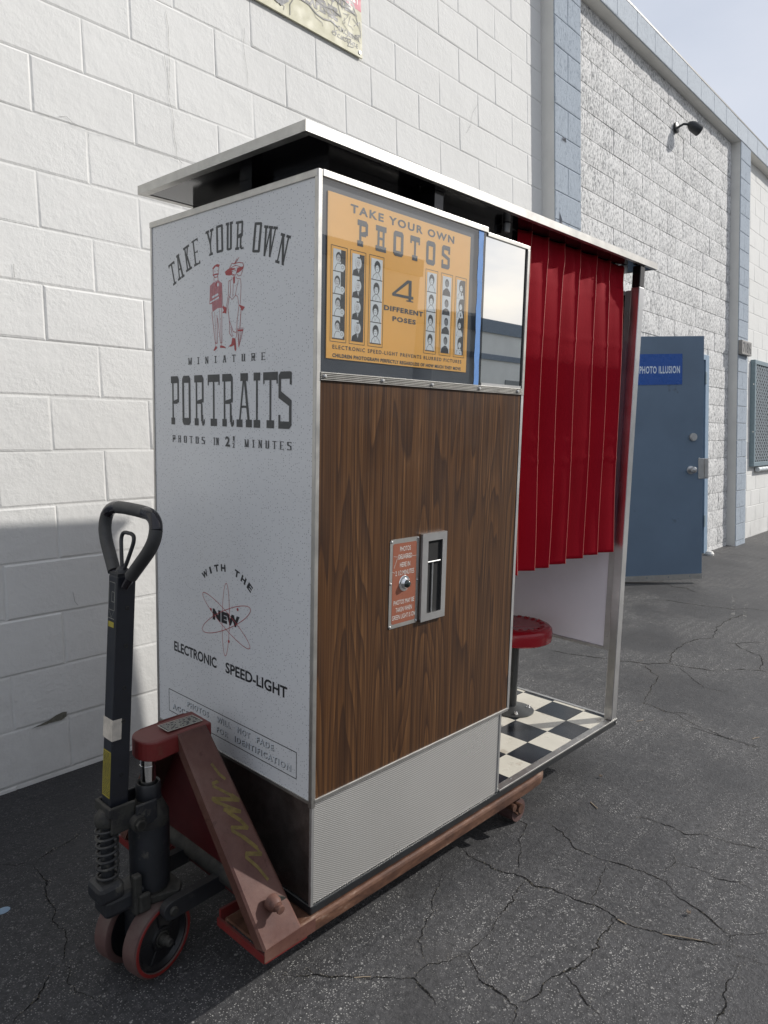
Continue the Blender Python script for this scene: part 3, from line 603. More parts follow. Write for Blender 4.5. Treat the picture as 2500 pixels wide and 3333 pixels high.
# block prototypes: chamfered face, a little uneven
def block_mesh(w, h, depth, mat, uneven, ch=.006, rough=False, seed=0):
    r_ = random.Random(seed); ch = .0065 if not rough else .004; b = MB(); y = -depth
    if rough: # a coarse split face
        nx, nz = 6, 4; vs = []; 
        for k in range(nz+1):
            for i in range(nx+1):
                edge = i in (0, nx) or k in (0, nz)
                vs.append((w*i/nx, (y+ch if edge else y-r_.uniform(-.001, .004)), h*k/nz))
        fs = [(k*(nx+1)+i, k*(nx+1)+i+1, (k+1)*(nx+1)+i+1, (k+1)*(nx+1)+i) for k in range(nz) for i in range(nx)]
        b.add(vs, fs); b.keep = True
        b.add([(0, y+ch, 0), (w, y+ch, 0), (w, .004, 0), (0, .004, 0)], [(0, 3, 2, 1)]); b.add([(0, y+ch, h), (w, y+ch, h), (w, .004, h), (0, .004, h)], [(0, 1, 2, 3)])
        b.add([(0, y+ch, 0), (0, .004, 0), (0, .004, h), (0, y+ch, h)], [(0, 1, 2, 3)][::1]); b.add([(w, y+ch, 0), (w, .004, 0), (w, .004, h), (w, y+ch, h)], [(0, 3, 2, 1)][::1])
    else:
        d = [r_.uniform(-uneven, uneven) for _ in range(4)]
        j = [r_.uniform(-.0015, .0015) for _ in range(8)]
        o4 = [(0, y+ch*.28, 0), (w, y+ch*.28, 0), (w, y+ch*.28, h), (0, y+ch*.28, h)]
        i4 = [(ch+j[0], y+d[0], ch+j[1]), (w-ch+j[2], y+d[1], ch+j[3]), (w-ch+j[4], y+d[2], h-ch+j[5]), (ch+j[6], y+d[3], h-ch+j[7])]
        b4 = [(0, .004, 0), (w, .004, 0), (w, .004, h), (0, .004, h)]
        b.add(o4+i4+b4, [(4, 5, 6, 7), (0, 1, 5, 4), (1, 2, 6, 5), (2, 3, 7, 6), (3, 0, 4, 7), (8, 9, 1, 0), (9, 10, 2, 1), (10, 11, 3, 2), (11, 8, 0, 3)])
    return b
CACHE = {}
def lay(name, parent, x0, x1, z0, z1, mat, yface, seed, rough=False, uneven=.0012, gap=.0034, depth=.0034):
    w = round(x1-x0-gap, 3); h = round(z1-z0-gap, 3)
    if w < .02 or h < .02: return
    key = (w, h, mat, seed % 3)
    if key not in CACHE:
        o = block_mesh(w, h, depth, mat, uneven, rough=rough, seed=seed % 3+int(w*1000)).build(name, mat, None)
        if rough: o.data.polygons.foreach_set('use_smooth', [i < 24 for i in range(len(o.data.polygons))])
        CACHE[key] = o.data; bpy.data.objects.remove(o)
    o = bpy.data.objects.new(name, CACHE[key]); COL.objects.link(o); o.parent = parent
    o.location = Vector((x0+gap/2, yface, z0+gap/2))-o_; return o
HAIR = [[[1.797, 3.039], [1.807, 2.973], [1.81, 2.882], [1.796, 2.701], [1.814, 2.617], [1.814, 2.537], [1.827, 2.459], [1.847, 2.442]], [[1.246, 2.457], [1.303, 2.458], [1.336, 2.456], [1.395, 2.456], [1.447, 2.454], [1.496, 2.456], [1.556, 2.457], [1.628, 2.461], [1.722, 2.459], [1.795, 2.46], [1.826, 2.45]], [[1.324, 2.469], [1.354, 2.478], [1.374, 2.464], [1.395, 2.458]], [[1.433, 2.442], [1.429, 2.416], [1.433, 2.396]], [[1.785, 2.855], [1.792, 2.792], [1.799, 2.728]], [[2.203, 3.135], [2.203, 3.039], [2.214, 2.934], [2.216, 2.883]], [[1.891, 3.064], [1.934, 3.067], [2.001, 3.064], [2.079, 3.07]], [[2.239, 3.098], [2.259, 3.073], [2.319, 3.066]], [[4.066, 3.407], [4.007, 3.333], [3.988, 3.247], [3.938, 3.187]], [[1.127, 1.902], [1.123, 1.878], [1.128, 1.856]], [[1.273, 0.695], [1.276, 0.66], [1.288, 0.641]], [[1.522, 0.752], [1.531, 0.732], [1.524, 0.697]]]
M_ = .2032; KX = 1.22873; LZ = 3.06528; rb = random.Random(11)
rest = MB(); cnt = 0
def course_blocks(xa, xb, k_even_origin, row_even, mod):
    js = []; k = math.floor((xa-k_even_origin)/mod)-2
    while k_even_origin+k*mod < xb+mod:
        if (k % 2 == 0) == row_even:
            x = k_even_origin+k*mod
            if xa+.03 < x < xb-.03: js.append(x)
        k += 1
    js = [xa]+js+[xb]; return list(zip(js[:-1], js[1:]))
hidden = wb()
for L__ in range(-8, 16):
    z1 = LZ-L__*M_; z0 = z1-M_; z1 = min(z1, TOP-.02)
    if L__ == 15: z0 = -.06
    for (a, b) in course_blocks(P0[1], P1[0], KX, L__ % 2 == 0, M_):
        if (z1 < 1.75 and a > 1.65) or (z1 < 2.0 and a > 2.0): # wholly behind the booth
            mm = block_mesh(b-a-.0034, z1-z0-.0034, .0034, '', .0012, seed=3); hidden.add([Vector(p)+Vector((a+.004, Y0+.0065, z0+.004)) for p in mm.v], mm.f)
        else: lay('concrete_block', bay1, a, b, z0, z1, 'painted_block_white', Y0+.0065+rb.uniform(-.0012, .0012), rb.randrange(99)); cnt += 1
for pts in HAIR:
    b = wb(); b.keep = True; J = jag(pts, .012, .006); n = len(J)
    for i in range(n-1):
        (x0, z0), (x1, z1) = J[i], J[i+1]; d = Vector((x1-x0, z1-z0))
        if d.length < 1e-5: continue
        d.normalize(); w_ = .0005+.0009*abs(noise.noise(Vector((x0*30, z0*30, 2)))); nx_, nz_ = -d.y*w_, d.x*w_
        b.add([(x0-nx_, Y0-.0008, z0-nz_), (x1-nx_, Y0-.0008, z1-nz_), (x1+nx_, Y0-.0008, z1+nz_), (x0+nx_, Y0-.0008, z0+nz_)], [(0, 1, 2, 3)])
    b.build('hairline_crack', 'wall_hairline', WH)
b = wb(); b.keep = True; gp = jag([(1.085, .212), (1.120, .217), (1.151, .224), (1.177, .235), (1.203, .241), (1.221, .238), (1.219, .222), (1.197, .213), (1.168, .214), (1.13, .211), (1.085, .2115)], .008, .004)
tri = tessellate_polygon([[Vector((p[0], p[1], 0)) for p in gp]]); b.add([(p[0], Y0-.001, p[1]) for p in gp], [tuple(t) for t in tri]); b.build('mortar_gouge', 'wall_gouge', WH)
hidden.build('concrete_block_courses', 'painted_block_white', bay1, kind='stuff')
# bay two: split-face blocks on their own grid
for n in range(-1, 24):
    z0 = .05+.2*n; z1 = z0+.2; z1 = min(z1, SOF+.01)
    if n == -1: z0 = -.06
    for (a, b) in course_blocks(P1[1], P2[0], 5.681, n % 2 == 0, .2014):
        segs = [(a, b)]
        if z0 < DOOR[2]-.05:
            segs = []
            if a < DOOR[0]-.03: segs.append((a, min(b, DOOR[0])))
            if b > DOOR[1]+.03: segs.append((max(a, DOOR[1]), b))
        for (p, q) in segs:
            lay('split_face_block', bay2, p, q, z0, z1, 'split_face_white', Y0+.006+rb.uniform(-.002, .002), rb.randrange(99), rough=True, gap=.0065, depth=.008)
# bay three: smooth, seen small
for L__ in range(-8, 16):
    z1 = LZ-L__*M_-.02; z0 = z1-M_; z1 = min(z1, SOF+.01)
    if L__ == 15: z0 = -.06
    for (a, b) in course_blocks(P2[1], 11.7, 9.80, L__ % 2 == 0, M_):
        if b > 10.05 and a < 11.7 and z1 > .95 and z0 < 2.2 and a > 10.0: continue
        lay('painted_block', bay3, a, b, z0, z1, 'painted_block_white', Y0+.0065+rb.uniform(-.001, .001), rb.randrange(99))
# pilasters: white cheeks, light blue rough front blocks
for (xa, xb) in (P0, P1, P2, P3):
    core = wb().box(xa, xb-.001, FY+.009, Y0+.2, -.4, SOF+.002).build('pilaster', 'painted_soffit', WH)
    for n in range(-1, 24):
        z0 = .05+.2*n; z1 = z0+.2 if n > -1 else .05; z0 = -.06 if n == -1 else z0
        cuts = [(xa, xb)] if n % 2 == 0 else [(xa, (xa+xb)/2-.005), ((xa+xb)/2-.005, xb)]
        for a, b in cuts:
            o = lay('pilaster_block', core, a-.002, b+.001, z0, min(z1, SOF), 'rough_block_blue', FY+.008, rb.randrange(99), gap=.006, depth=.008)
# peeled paint scabs on the first pilaster
sc_ = wb()
for (x, z, w_, h_) in ((4.93, 2.79, .035, .12), (5.03, 2.10, .03, .10), (4.98, 3.42, .05, .03)):
    sc_.add([(x, FY-.004, z), (x+w_, FY-.012, z-.01), (x+w_*.6, FY-.018, z+h_*.5), (x+w_*.3, FY-.002, z+h_)], [(0, 1, 2), (0, 2, 3)])
sc_.build('peeling_paint', 'print_grey', WH)
# coping: long beam of stucco blocks over everything, with a painted soffit
cp = wb().box(-9, 40, FY+.008, Y0+.25, SOF, TOP-.006); cpo = cp.build('coping_beam', 'painted_soffit', WH)
x = 7.877-.3937*22; n = 0
while x < 16:
    lay('coping_block', cpo, x, x+.3937, SOF+.001, TOP+.005, 'coping_stucco', FY+.006, n, gap=.005, depth=.010); x += .3937; n += 1
cap = wb().box(-9, 40, FY-.006, Y0+.27, TOP, TOP+.018).build('roof_flashing', 'lamp_black', WH)
roof = wb().box(-9, 40, Y0+.1, 30, SOF-.2, SOF).build('roof_deck', 'lamp_black', WH)
ends = wb().box(-9, -8.8, Y0+.2, 30, -.5, SOF).box(39.8, 40, Y0+.2, 30, -.5, SOF).box(-9, 40, 29.8, 30, -.5, SOF).build('rear_wall', 'painted_soffit', WH)
# double door: frame, closed leaf, open leaf
fr_ = wb()
fr_.box(DOOR[1]-.11, DOOR[1]-.002, Y0-.012, Y0+.12, -.05, DOOR[2]-.002).box(DOOR[0]+.002, DOOR[0]+.06, Y0-.012, Y0+.12, -.05, DOOR[2]-.002).box(DOOR[0]+.06, DOOR[1]-.11, Y0-.012, Y0+.12, DOOR[2]-.06, DOOR[2]-.002)
fr_.box(DOOR[1]-.125, DOOR[1]-.11, Y0+.01, Y0+.03, -.05, DOOR[2]-.06)
dfr = fr_.build('door_frame', 'door_frame_blue', WH, bevel=.003)
for z in (.30, 1.87): wb().box(DOOR[1]-.135, DOOR[1]-.095, Y0-.022, Y0-.0125, z, z+.13).build('hinge', 'grille_frame', dfr, bevel=.003)
closed = wb().box(7.28, DOOR[1]-.128, Y0+.03, Y0+.075, -.02, DOOR[2]-.063).build('closed_door', 'door_blue', WH)
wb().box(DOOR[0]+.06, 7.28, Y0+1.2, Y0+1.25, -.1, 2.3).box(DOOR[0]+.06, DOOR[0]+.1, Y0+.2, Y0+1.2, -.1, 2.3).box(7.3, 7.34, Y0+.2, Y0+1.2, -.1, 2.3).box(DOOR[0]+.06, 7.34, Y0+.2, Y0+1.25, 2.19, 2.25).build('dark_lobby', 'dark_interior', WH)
# open leaf: hinge edge to free edge
Hx, Hy = 6.155, 2.735; Fx, Fy = 6.728, 2.212; dd = Vector((Fx-Hx, Fy-Hy, 0)); DL = dd.length; dd.normalize(); dn = Vector((dd.y, -dd.x, 0)) # dn faces the camera side
if dn.x > 0: dn = -dn
DZ0, DZ1 = .012, 2.152
def dp(a, n_, z): return Vector((Hx, Hy, 0))+dd*a+dn*n_+Vector((0, 0, z))
def dbox(b, a0, a1, n0, n1, z0, z1):
    return b.hexa([dp(a0, n0, z0), dp(a1, n0, z0), dp(a1, n1, z0), dp(a0, n1, z0), dp(a0, n0, z1), dp(a1, n0, z1), dp(a1, n1, z1), dp(a0, n1, z1)])
leaf = dbox(wb(), 0, DL, -.045, 0, DZ0, DZ1).build('open_door', 'door_blue', WH, bevel=.002)
sw = dbox(wb(), .0, DL, .0005, .006, DZ0-.004, DZ0+.045).build('door_sweep', 'aluminium', leaf)
sgn = dbox(wb(), .14, .575, .0006, .004, 1.735, 2.0).build('door_sign', 'sign_blue', leaf)
F = Flat(dp(0, .0045, 0), dd if True else dd, (0, 0, 1), 0, o_)
if F.n.dot(dn) < 0: F.ax = -F.ax; F.n = -F.n
sg = 1 if F.ax.dot(dd) > 0 else -1
F.k = .0003
F.text('PHOTO ILLUSION', *( (.185, .553) if sg > 0 else (-.553, -.185) ), 1.832, 1.896, bold=.028, track=1.12); F.build('lettering', 'sign_lettering', leaf)
# deadbolt, knob, latch guard, screws
dbo = wb(); dbo.cyl(dp(DL-.10, .0006, 1.275), dp(DL-.10, .022, 1.275), .034, 24).cyl(dp(DL-.10, .022, 1.275), dp(DL-.10, .027, 1.275), .026, 24); dbo.build('deadbolt', 'dull_steel', leaf, smooth=True)
kn = wb(); kn.lathe(dp(DL-.115, .0006, .985), dn, [(0, .036), (.008, .036), (.012, .016), (.03, .015), (.038, .026), (.058, .029), (.07, .022), (.074, 0)], 24); kn.build('door_knob', 'brushed_steel', leaf, smooth=True)
lg = dbox(wb(), DL-.045, DL+.050, .0008, .0065, .905, 1.085); dbox(lg, DL+.012, DL+.035, .007, .018, .915, 1.085); lg.build('latch_guard', 'dull_steel', leaf, bevel=.003)
for zz in (.913, 1.087): b_ = wb(); b_.lathe(dp(DL-.04, .0066, zz), dn, [(0, .007), (.004, .006), (.005, 0)], 10); b_.build('screw', 'chrome', leaf)
for aa in (.06, .26, .46, .66): b_ = wb(); b_.lathe(dp(aa, .0062, DZ0+.025), dn, [(0, .006), (.003, .005), (.004, 0)], 8); b_.build('screw', 'grille_frame', leaf)
# window with expanded metal grille in bay three
GX0, GX1, GZ0, GZ1 = 10.10, 11.55, .915, 2.262; GY = Y0-.055
win = wb().box(GX0+.02, GX1-.02, Y0-.002, Y0+.01, GZ0+.02, GZ1-.02).build('window', 'lamp_black', WH)
gf = wb(); t_ = .055
gf.box(GX0, GX1, GY, Y0+.006, GZ1-t_, GZ1).box(GX0, GX1, GY, Y0+.006, GZ0, GZ0+t_).box(GX0, GX0+t_, GY, Y0+.006, GZ0+t_, GZ1-t_).box(GX1-t_, GX1, GY, Y0+.006, GZ0+t_, GZ1-t_)
gfo = gf.build('window_grille_frame', 'grille_frame', WH, bevel=.004)
ex = wb(); dxm, dzm = .105, .076; nx = int((GX1-GX0-2*t_)/dxm); nzz = int((GZ1-GZ0-2*t_)/dzm)
for i in range(nx+1):
    for j in range(nzz*2):
        xc = GX0+t_+dxm*(i+(.5 if j % 2 else 0)); zc = GZ0+t_+dzm*j/2
        if xc+dxm/2 > GX1-t_: continue
        for sgn_ in (-1, 1):
            a = Vector((xc, GY+.014, zc)); b = Vector((xc+sgn_*dxm/2, GY+.022, zc+dzm/2)); th = Vector((0, -.008, .026))
            ex.add([a, b, b+th, a+th], [(0, 1, 2, 3)])
exo = ex.build('expanded_metal_mesh', 'grille_paint', WH); sm_ = exo.modifiers.new('solid', 'SOLIDIFY'); sm_.thickness = .003
pp = wb(); 
for i in range(8): pp.cyl((10.33+i*.16, Y0-.035, .872), (10.33+i*.16+.145, Y0-.035, .872), .030, 14).cyl((10.33+i*.16+.145, Y0-.035, .872), (10.33+i*.16+.16, Y0-.035, .872), .026, 14)
pp.build('window_sill_roll', 'grille_paint', WH, smooth=True)
for z in (1.35, 1.95): wb().box(GX0-.004, GX0-.0005, GY+.01, GY+.02, z, z+.012).build('screw', 'chrome', gfo)

# address plate on the second pilaster
ap = thing_w('address_plate', (9.21, FY, 2.245), 'weathered dark address plate with raised number on the second blue pilaster', 'sign')
ao = Vector(ap.location)
MB(ao).box(9.21, 9.585, FY-.045, FY-.001, 2.248, 2.41).build('plate', 'number_plate_steel', ap, bevel=.004)
F = Flat((9.24, FY-.0455, 2.268), (1, 0, 0), (0, 0, 1), .0006, ao); F.text('718½', 0, .315, 0, .122, bold=.03); F.build('number', 'lamp_black', ap)

# security floodlight on bay two
fl_ = thing_w('security_light', (7.457, Y0-.004, 4.28), 'small black security light on a short arm high on the rough wall', 'lamp'); fo = Vector(fl_.location)
b = MB(fo); b.lathe((7.457, Y0-.006, 4.28), (0, -1, 0), [(0, .05), (.02, .05), (.028, .03), (.03, 0)], 18); b.build('mounting_box', 'lamp_black', fl_, smooth=True)
b = MB(fo); b.tube([(7.457, Y0-.03, 4.28), (7.48, Y0-.075, 4.305), (7.52, Y0-.12, 4.300)], .011, 10); b.build('arm', 'lamp_black', fl_, smooth=True)
b = MB(fo); d_ = Vector((.62, -.45, -.38)); b.lathe((7.51, Y0-.110, 4.310), d_, [(0, .0), (.001, .020), (.02, .034), (.05, .048), (.135, .054), (.14, .049), (.08, .042), (.078, 0)], 18); b.build('lamp_shade', 'lamp_black', fl_, smooth=True)
b = MB(fo); b.lathe(Vector((7.51, Y0-.110, 4.315))+d_.normalized()*.08, d_, [(0, .026), (.025, .022), (.035, .011), (.04, 0)], 14); b.build('bulb', 'painted_soffit', fl_, smooth=True)

# tow-away sign, lower corner in view
SX0, SX1, SZ0, SZ1 = 2.00, 2.979, 3.277, 3.95
sgt = thing_w('parking_sign', (SX0, Y0, SZ0), 'cream no parking sign scrawled with black graffiti on the white wall', 'sign'); so = Vector(sgt.location)
SY = Y0-.012
MB(so).box(SX0, SX1, SY, Y0-.004, SZ0, SZ1).build('sign_panel', 'sign_cream', sgt, bevel=.001)
F = Flat((0, SY, 0), (1, 0, 0), (0, 0, 1), .0005, so)
F.poly([(SX0+.02, 3.80), (SX1-.002, 3.80), (SX1-.002, SZ1-.01), (SX0+.02, SZ1-.01)]).poly([(2.80, 3.52), (SX1-.002, 3.508), (SX1-.002, 3.80), (2.72, 3.80)]); F.build('red_field', 'sign_pink', sgt)
F = Flat((0, SY, 0), (1, 0, 0), (0, 0, 1), .0009, so); F.text('ONLY', 2.835, 2.965, 3.535, 3.615, bold=.02); F.build('red_field_lettering', 'plate_white', sgt)
F = Flat((0, SY, 0), (1, 0, 0), (0, 0, 1), .0009, so)
F.text('OWNERS EXPENSE', 2.33, 2.80, 3.390, 3.455, bold=.05); F.text('VEHICLE WILL BE TOWED', 2.20, 2.93, 3.472, 3.538, bold=.05); F.text('SUBJECT TO PROSECUTION', 2.12, 2.78, 3.56, 3.62, bold=.02); F.text('UNAUTHORIZED PARKING', 2.05, 2.70, 3.65, 3.71, bold=.02)
F.text('G.M.C.9820.070', 2.80, 2.955, 3.350, 3.376, bold=.02); F.text('C.P.C.602-0, 647-E', 2.755, 2.945, 3.310, 3.336, bold=.02)
F.build('lettering', 'sign_ink', sgt)
F = Flat((0, SY, 0), (1, 0, 0), (0, 0, 1), .0014, so); rg_ = random.Random(5)
for k in range(44): # sprayed and scratched scrawl
    x = rg_.uniform(2.30, 2.96); z = rg_.uniform(3.33, 3.60)
    if z < 3.31+.04: z += .03
    pts = [(x, z)]
    for _ in range(rg_.randrange(3, 6)): pts.append((min(2.968, max(2.02, pts[-1][0]+rg_.uniform(-.045, .045))), min(3.72, max(3.29, pts[-1][1]+rg_.uniform(-.05, .035)))))
    F.polys(stroke(pts, rg_.uniform(.0016, .004)))
for x0, x1, z0, z1 in ((2.06, 2.9, 3.60, 3.50), (2.3, 2.82, 3.49, 3.42), (2.35, 2.80, 3.41, 3.36), (2.5, 2.93, 3.56, 3.47)):
    F.polys(stroke([(x0+(x1-x0)*i/9, z0+(z1-z0)*i/9+.012*math.sin(i*1.7)) for i in range(10)], .007))
F.build('graffiti', 'sign_ink', sgt)
F = Flat((0, SY, 0), (1, 0, 0), (0, 0, 1), .0032, so)
F.poly([(2.22, 3.30), (2.27, 3.36), (2.35, 3.35), (2.42, 3.31), (2.47, 3.35), (2.46, 3.42), (2.40, 3.45), (2.37, 3.41), (2.31, 3.43), (2.28, 3.52), (2.25, 3.42)]); F.polys([ellipse(2.40, 3.36, .035, .045, 12)]); F.build('spray_blot', 'sign_spray', sgt)
b = MB(so); b.lathe((2.958, SY-.0005, 3.300), (0, -1, 0), [(0, .011), (.002, .011), (.003, .008), (.004, .0)], 14); b.build('screw', 'dull_steel', sgt)

# ------------------------------------------------------------------ across the yard (seen only in the glass)
OB = thing_w('warehouse', (12, -10, gz(-10)), 'grey block building with a dark roof band mirrored in the booth mirror', 'building'); oo = Vector(OB.location); zb_ = gz(-9)
bA = lambda: MB(oo)
bA().box(12.6, 60, -20, -8.6, zb_-.5, zb_+3.58).build('wall', 'opposite_block', OB)
bA().box(12.55, 60.05, -20.05, -8.55, zb_+3.58, zb_+3.88).build('roof_band', 'opposite_band', OB)
bA().box(12.58, 60, -8.60, -8.56, zb_+2.95, zb_+3.08).build('wall_band', 'opposite_band', OB)
bA().box(14.0, 14.5, -9.5, -9.0, zb_+3.88, zb_+4.02).build('roof_vent', 'opposite_block', OB)
bA().box(15.4, 17.8, -8.6, -8.57, zb_, zb_+2.5).build('roller_shutter', 'shutter_grey', OB)
OC = thing_w('warehouse', (4, -10, gz(-10)), 'taller dark building mirrored in the upper poster glass', 'building'); oo = Vector(OC.location)
MB(oo).box(-10, 12.3, -20, -8.9, zb_-.5, zb_+4.55).build('wall', 'opposite_block', OC)
MB(oo).box(-10.05, 12.35, -20.05, -8.85, zb_+4.55, zb_+4.9).build('roof_band', 'opposite_band', OC)
PL = thing_w('power_line', (-12, -7.4, zb_), 'thin sagging overhead cable mirrored in the booth glass', 'cable'); oo = Vector(PL.location)
MB(oo).tube([(-12+i*2.5, -7.4, zb_+5.6+.0016*(i-8)**2*.5) for i in range(21)], .012, 6).build('cable', 'cable_black', PL)
for x in (-12, 38): MB(oo).cyl((x, -7.4, zb_-.3), (x, -7.4, zb_+6.2), .14, 14, .11).build('pole', 'wood_scrap', PL)
# ------------------------------------------------------------------ the photo booth
BT = thing_b('photo_booth', (.8, .35, 0), 'vintage white and walnut photo booth standing raised on the pallet jack forks', 'photo booth')
bo = Vector((.8, .35, 0))
def pb(): return MB(bo)
H0, HK, HS, HT, D = .1641, .1868, .4609, 1.9109, .709; HZ1, HZ0 = 1.4806, 1.4611
UL, UM, UB, UE = .623, .836, .799, 1.648
def FL(off=.0006): return Flat((0, 0, 0), (0, -1, 0), (0, 0, 1), off, bo)   # left end panel, x runs -v
def FF(off=.0006, v=0.0): return Flat((0, v, 0), (1, 0, 0), (0, 0, 1), off, bo)
LX = lambda v: -v
# carcass and base
pb().box(.012, UM-.008, .014, D-.012, HS-.002, HT-.016).build('cabinet', 'black_matte', BT)
base = pb().box(0, UE, 0, D, H0, HK-.001).build('base_frame', 'black_base', BT, bevel=.003)
kp = pb().box(.006, UB, .006, .012, HK+.0005, HS-.006).build('kick_plate', 'embossed_aluminium', BT)
pb().box(.006, .012, .0125, D-.006, HK+.0005, HS-.0085).build('end_kick_plate', 'shaded_end_kick_metal', BT)
pb().box(UB-.012, UB-.006, .0125, D-.006, HK+.0005, HS-.004).build('inner_kick_plate', 'black_matte', BT)
pb().box(.0, .008, .0, .008, HK, HS-.012).build('kick_corner_trim', 'dull_steel', BT)
pb().box(UB-.001, UB+.007, .003, .014, HK, HS-.004).build('kick_edge_trim', 'dull_steel', BT)
pb().box(.002, UM-.004, -.003, .011, HS-.006, HS+.004).build('kick_top_trim', 'aluminium', BT, bevel=.0015)
# left end panel
ep = pb().box(-.001, .011, .009, D-.009, HS, HT-.016).build('end_panel', 'speckled_laminate', BT)
ct = pb().box(-.004, .009, -.003, .009, HS-.016, HT).build('corner_trim', 'aluminium', BT, bevel=.0015)
pb().box(-.004, .011, D-.009, D, HS-.016, HT).build('rear_corner_trim', 'aluminium', BT, bevel=.0015)
pb().box(-.004, .011, .009, D-.009, HS-.008, HS).build('bottom_trim', 'aluminium', BT)
pb().box(-.005, .012, .0, D+.001, HT-.016, HT).build('top_trim', 'aluminium', BT, bevel=.0015)
# prints on the end panel
F = FL(.0012)
T_ = [('T', (.603, 1.788), (.585, 1.729)), ('A', (.570, 1.806), (.552, 1.741)), ('K', (.528, 1.822), (.513, 1.758)), ('E', (.487, 1.833), (.474, 1.767)), ('Y', (.417, 1.847), (.410, 1.783)),
      ('O', (.373, 1.852), (.371, 1.785)), ('U', (.330, 1.852), (.331, 1.785)), ('R', (.287, 1.848), (.291, 1.781)), ('O', (.212, 1.833), (.222, 1.765)), ('W', (.164, 1.817), (.179, 1.750)), ('N', (.109, 1.790), (.131, 1.727))]
for ch, (v1, h1), (v0, h0) in T_:
    dx, dy = (-v1)-(-v0), h1-h0; hh = math.hypot(dx, dy); rot = math.atan2(-dx, dy); ww = {'W': .052, 'N': .038, 'Y': .036, 'T': .032, 'A': .034}.get(ch, .030)
    F.polys(put(centred(slab(ch, ww, hh, .0062, .0062, .010), ww, hh), -(v1+v0)/2, (h1+h0)/2, rot))
slab_row(F, 'MINIATURE', -.521, -.184, 1.512, 1.530, .88, .0036, .0020, e=.0022, widths={'I': .62, 'M': 1.15})
Y0_, Y1_ = 1.350, 1.483
for ch, vc, ww in (('P', .591, .041), ('O', .533, .041), ('R', .471, .044), ('T', .402, .054), ('R', .340, .046), ('A', .269, .064), ('I', .217, .026), ('T', .164, .056), ('S', .109, .048)):
    F.polys(put(centred(slab(ch, ww, Y1_-Y0_, .0068, .0190, .0125 if ch in 'PR' else .018 if ch in 'IA' else .020), ww, Y1_-Y0_), -vc, (Y0_+Y1_)/2))
slab_row(F, 'PHOTOS', -.606, -.445, 1.301, 1.320, .74, .0032, .0016, e=.0020); slab_row(F, 'IN', -.406, -.379, 1.301, 1.320, .68, .0032, .0016, e=.0020, widths={'I': .55})
slab_row(F, 'MINUTES', -.266, -.084, 1.301, 1.320, .80, .0033, .0016, e=.0020, widths={'I': .6, 'M': 1.15})
F.text('2', -.350, -.330, 1.299, 1.325, bold=.03); F.text('1', -.316, -.310, 1.3145, 1.3265, bold=.02); F.text('2', -.318, -.309, 1.297, 1.309, bold=.02); F.rect(-.319, -.307, 1.3112, 1.3124)
F.build('lettering', 'print_dark', ep)
F = FL(.0012)
def arc_text(F, s, cx, cy, R, a0, a1, h, w, bold=.03):
    n = len(s)
    for i, ch in enumerate(s):
        if ch == ' ': continue
        a = a0+(a1-a0)*i/(n-1); ww = w*(1.35 if ch in 'W' else .38 if ch == 'I' else 1)
        vs, fs = text2d(ch, -ww/2, ww/2, 0, h, bold=bold); x, y = cx+R*math.sin(a), cy+R*math.cos(a); c, s_ = math.cos(-a), math.sin(-a)
        F.mb.add([F.pt(x+p[0]*c-p[1]*s_, y+p[0]*s_+p[1]*c) for p in vs], fs)
arc_text(F, 'WITH THE', -.349, .80, .168, -.60, .62, .0190, .0215, .05)
F.text('NEW', -.413, -.290, .827, .858, bold=.075, track=1.12)
F.text('ELECTRONIC', -.613, -.396, .692, .722, bold=.028); F.text('SPEED-LIGHT', -.354, -.094, .692, .722, bold=.028)
F.polys(stroke([(-.645, .500), (-.645, .567), (-.057, .567), (-.057, .499)], .0022, True))
F.build('lettering', 'print_black', ep)
F = FL(.0012)
for a in (('PHOTOS', -.546, -.436, .541, .5575), ('WILL', -.396, -.333, .541, .5575), ('NOT', -.301, -.245, .541, .5575), ('FADE', -.217, -.147, .541, .5575),
          ('ACCEPTABLE', -.626, -.428, .5115, .528), ('FOR', -.398, -.344, .5115, .528), ('IDENTIFICATION', -.314, -.078, .5115, .528)):
    F.text(a[0], a[1]+.0015, a[2]+.0019, a[3]-.0015, a[4]-.0006, bold=.055, track=1.3)
F.build('raised_lettering_shadow', 'print_shadow', ep)
F = FL(.0016)
for a in (('PHOTOS', -.546, -.436, .541, .5575), ('WILL', -.396, -.333, .541, .5575), ('NOT', -.301, -.245, .541, .5575), ('FADE', -.217, -.147, .541, .5575),
          ('ACCEPTABLE', -.626, -.428, .5115, .528), ('FOR', -.398, -.344, .5115, .528), ('IDENTIFICATION', -.314, -.078, .5115, .528)):
    F.text(*a, bold=.012, track=1.3)
F.build('raised_lettering', 'print_white', ep)
# atom emblem
F = FL(.00112)
def orbit(cx, cy, rx, ry, rot, w=.0017):
    F.polys(stroke(ellipse(cx, cy, rx, ry, 44, rot), w, True))
orbit(-.352, .838, .100, .0165, PI/2-.03); orbit(-.353, .838, .120, .0225, -.455); orbit(-.353, .838, .1215, .0245, .43)
for v, h in ((.421, .853), (.298, .877), (.338, .782)): F.poly(ellipse(-v, h, .0042, .0042, 12))
F.build('atom_emblem', 'print_red', ep)
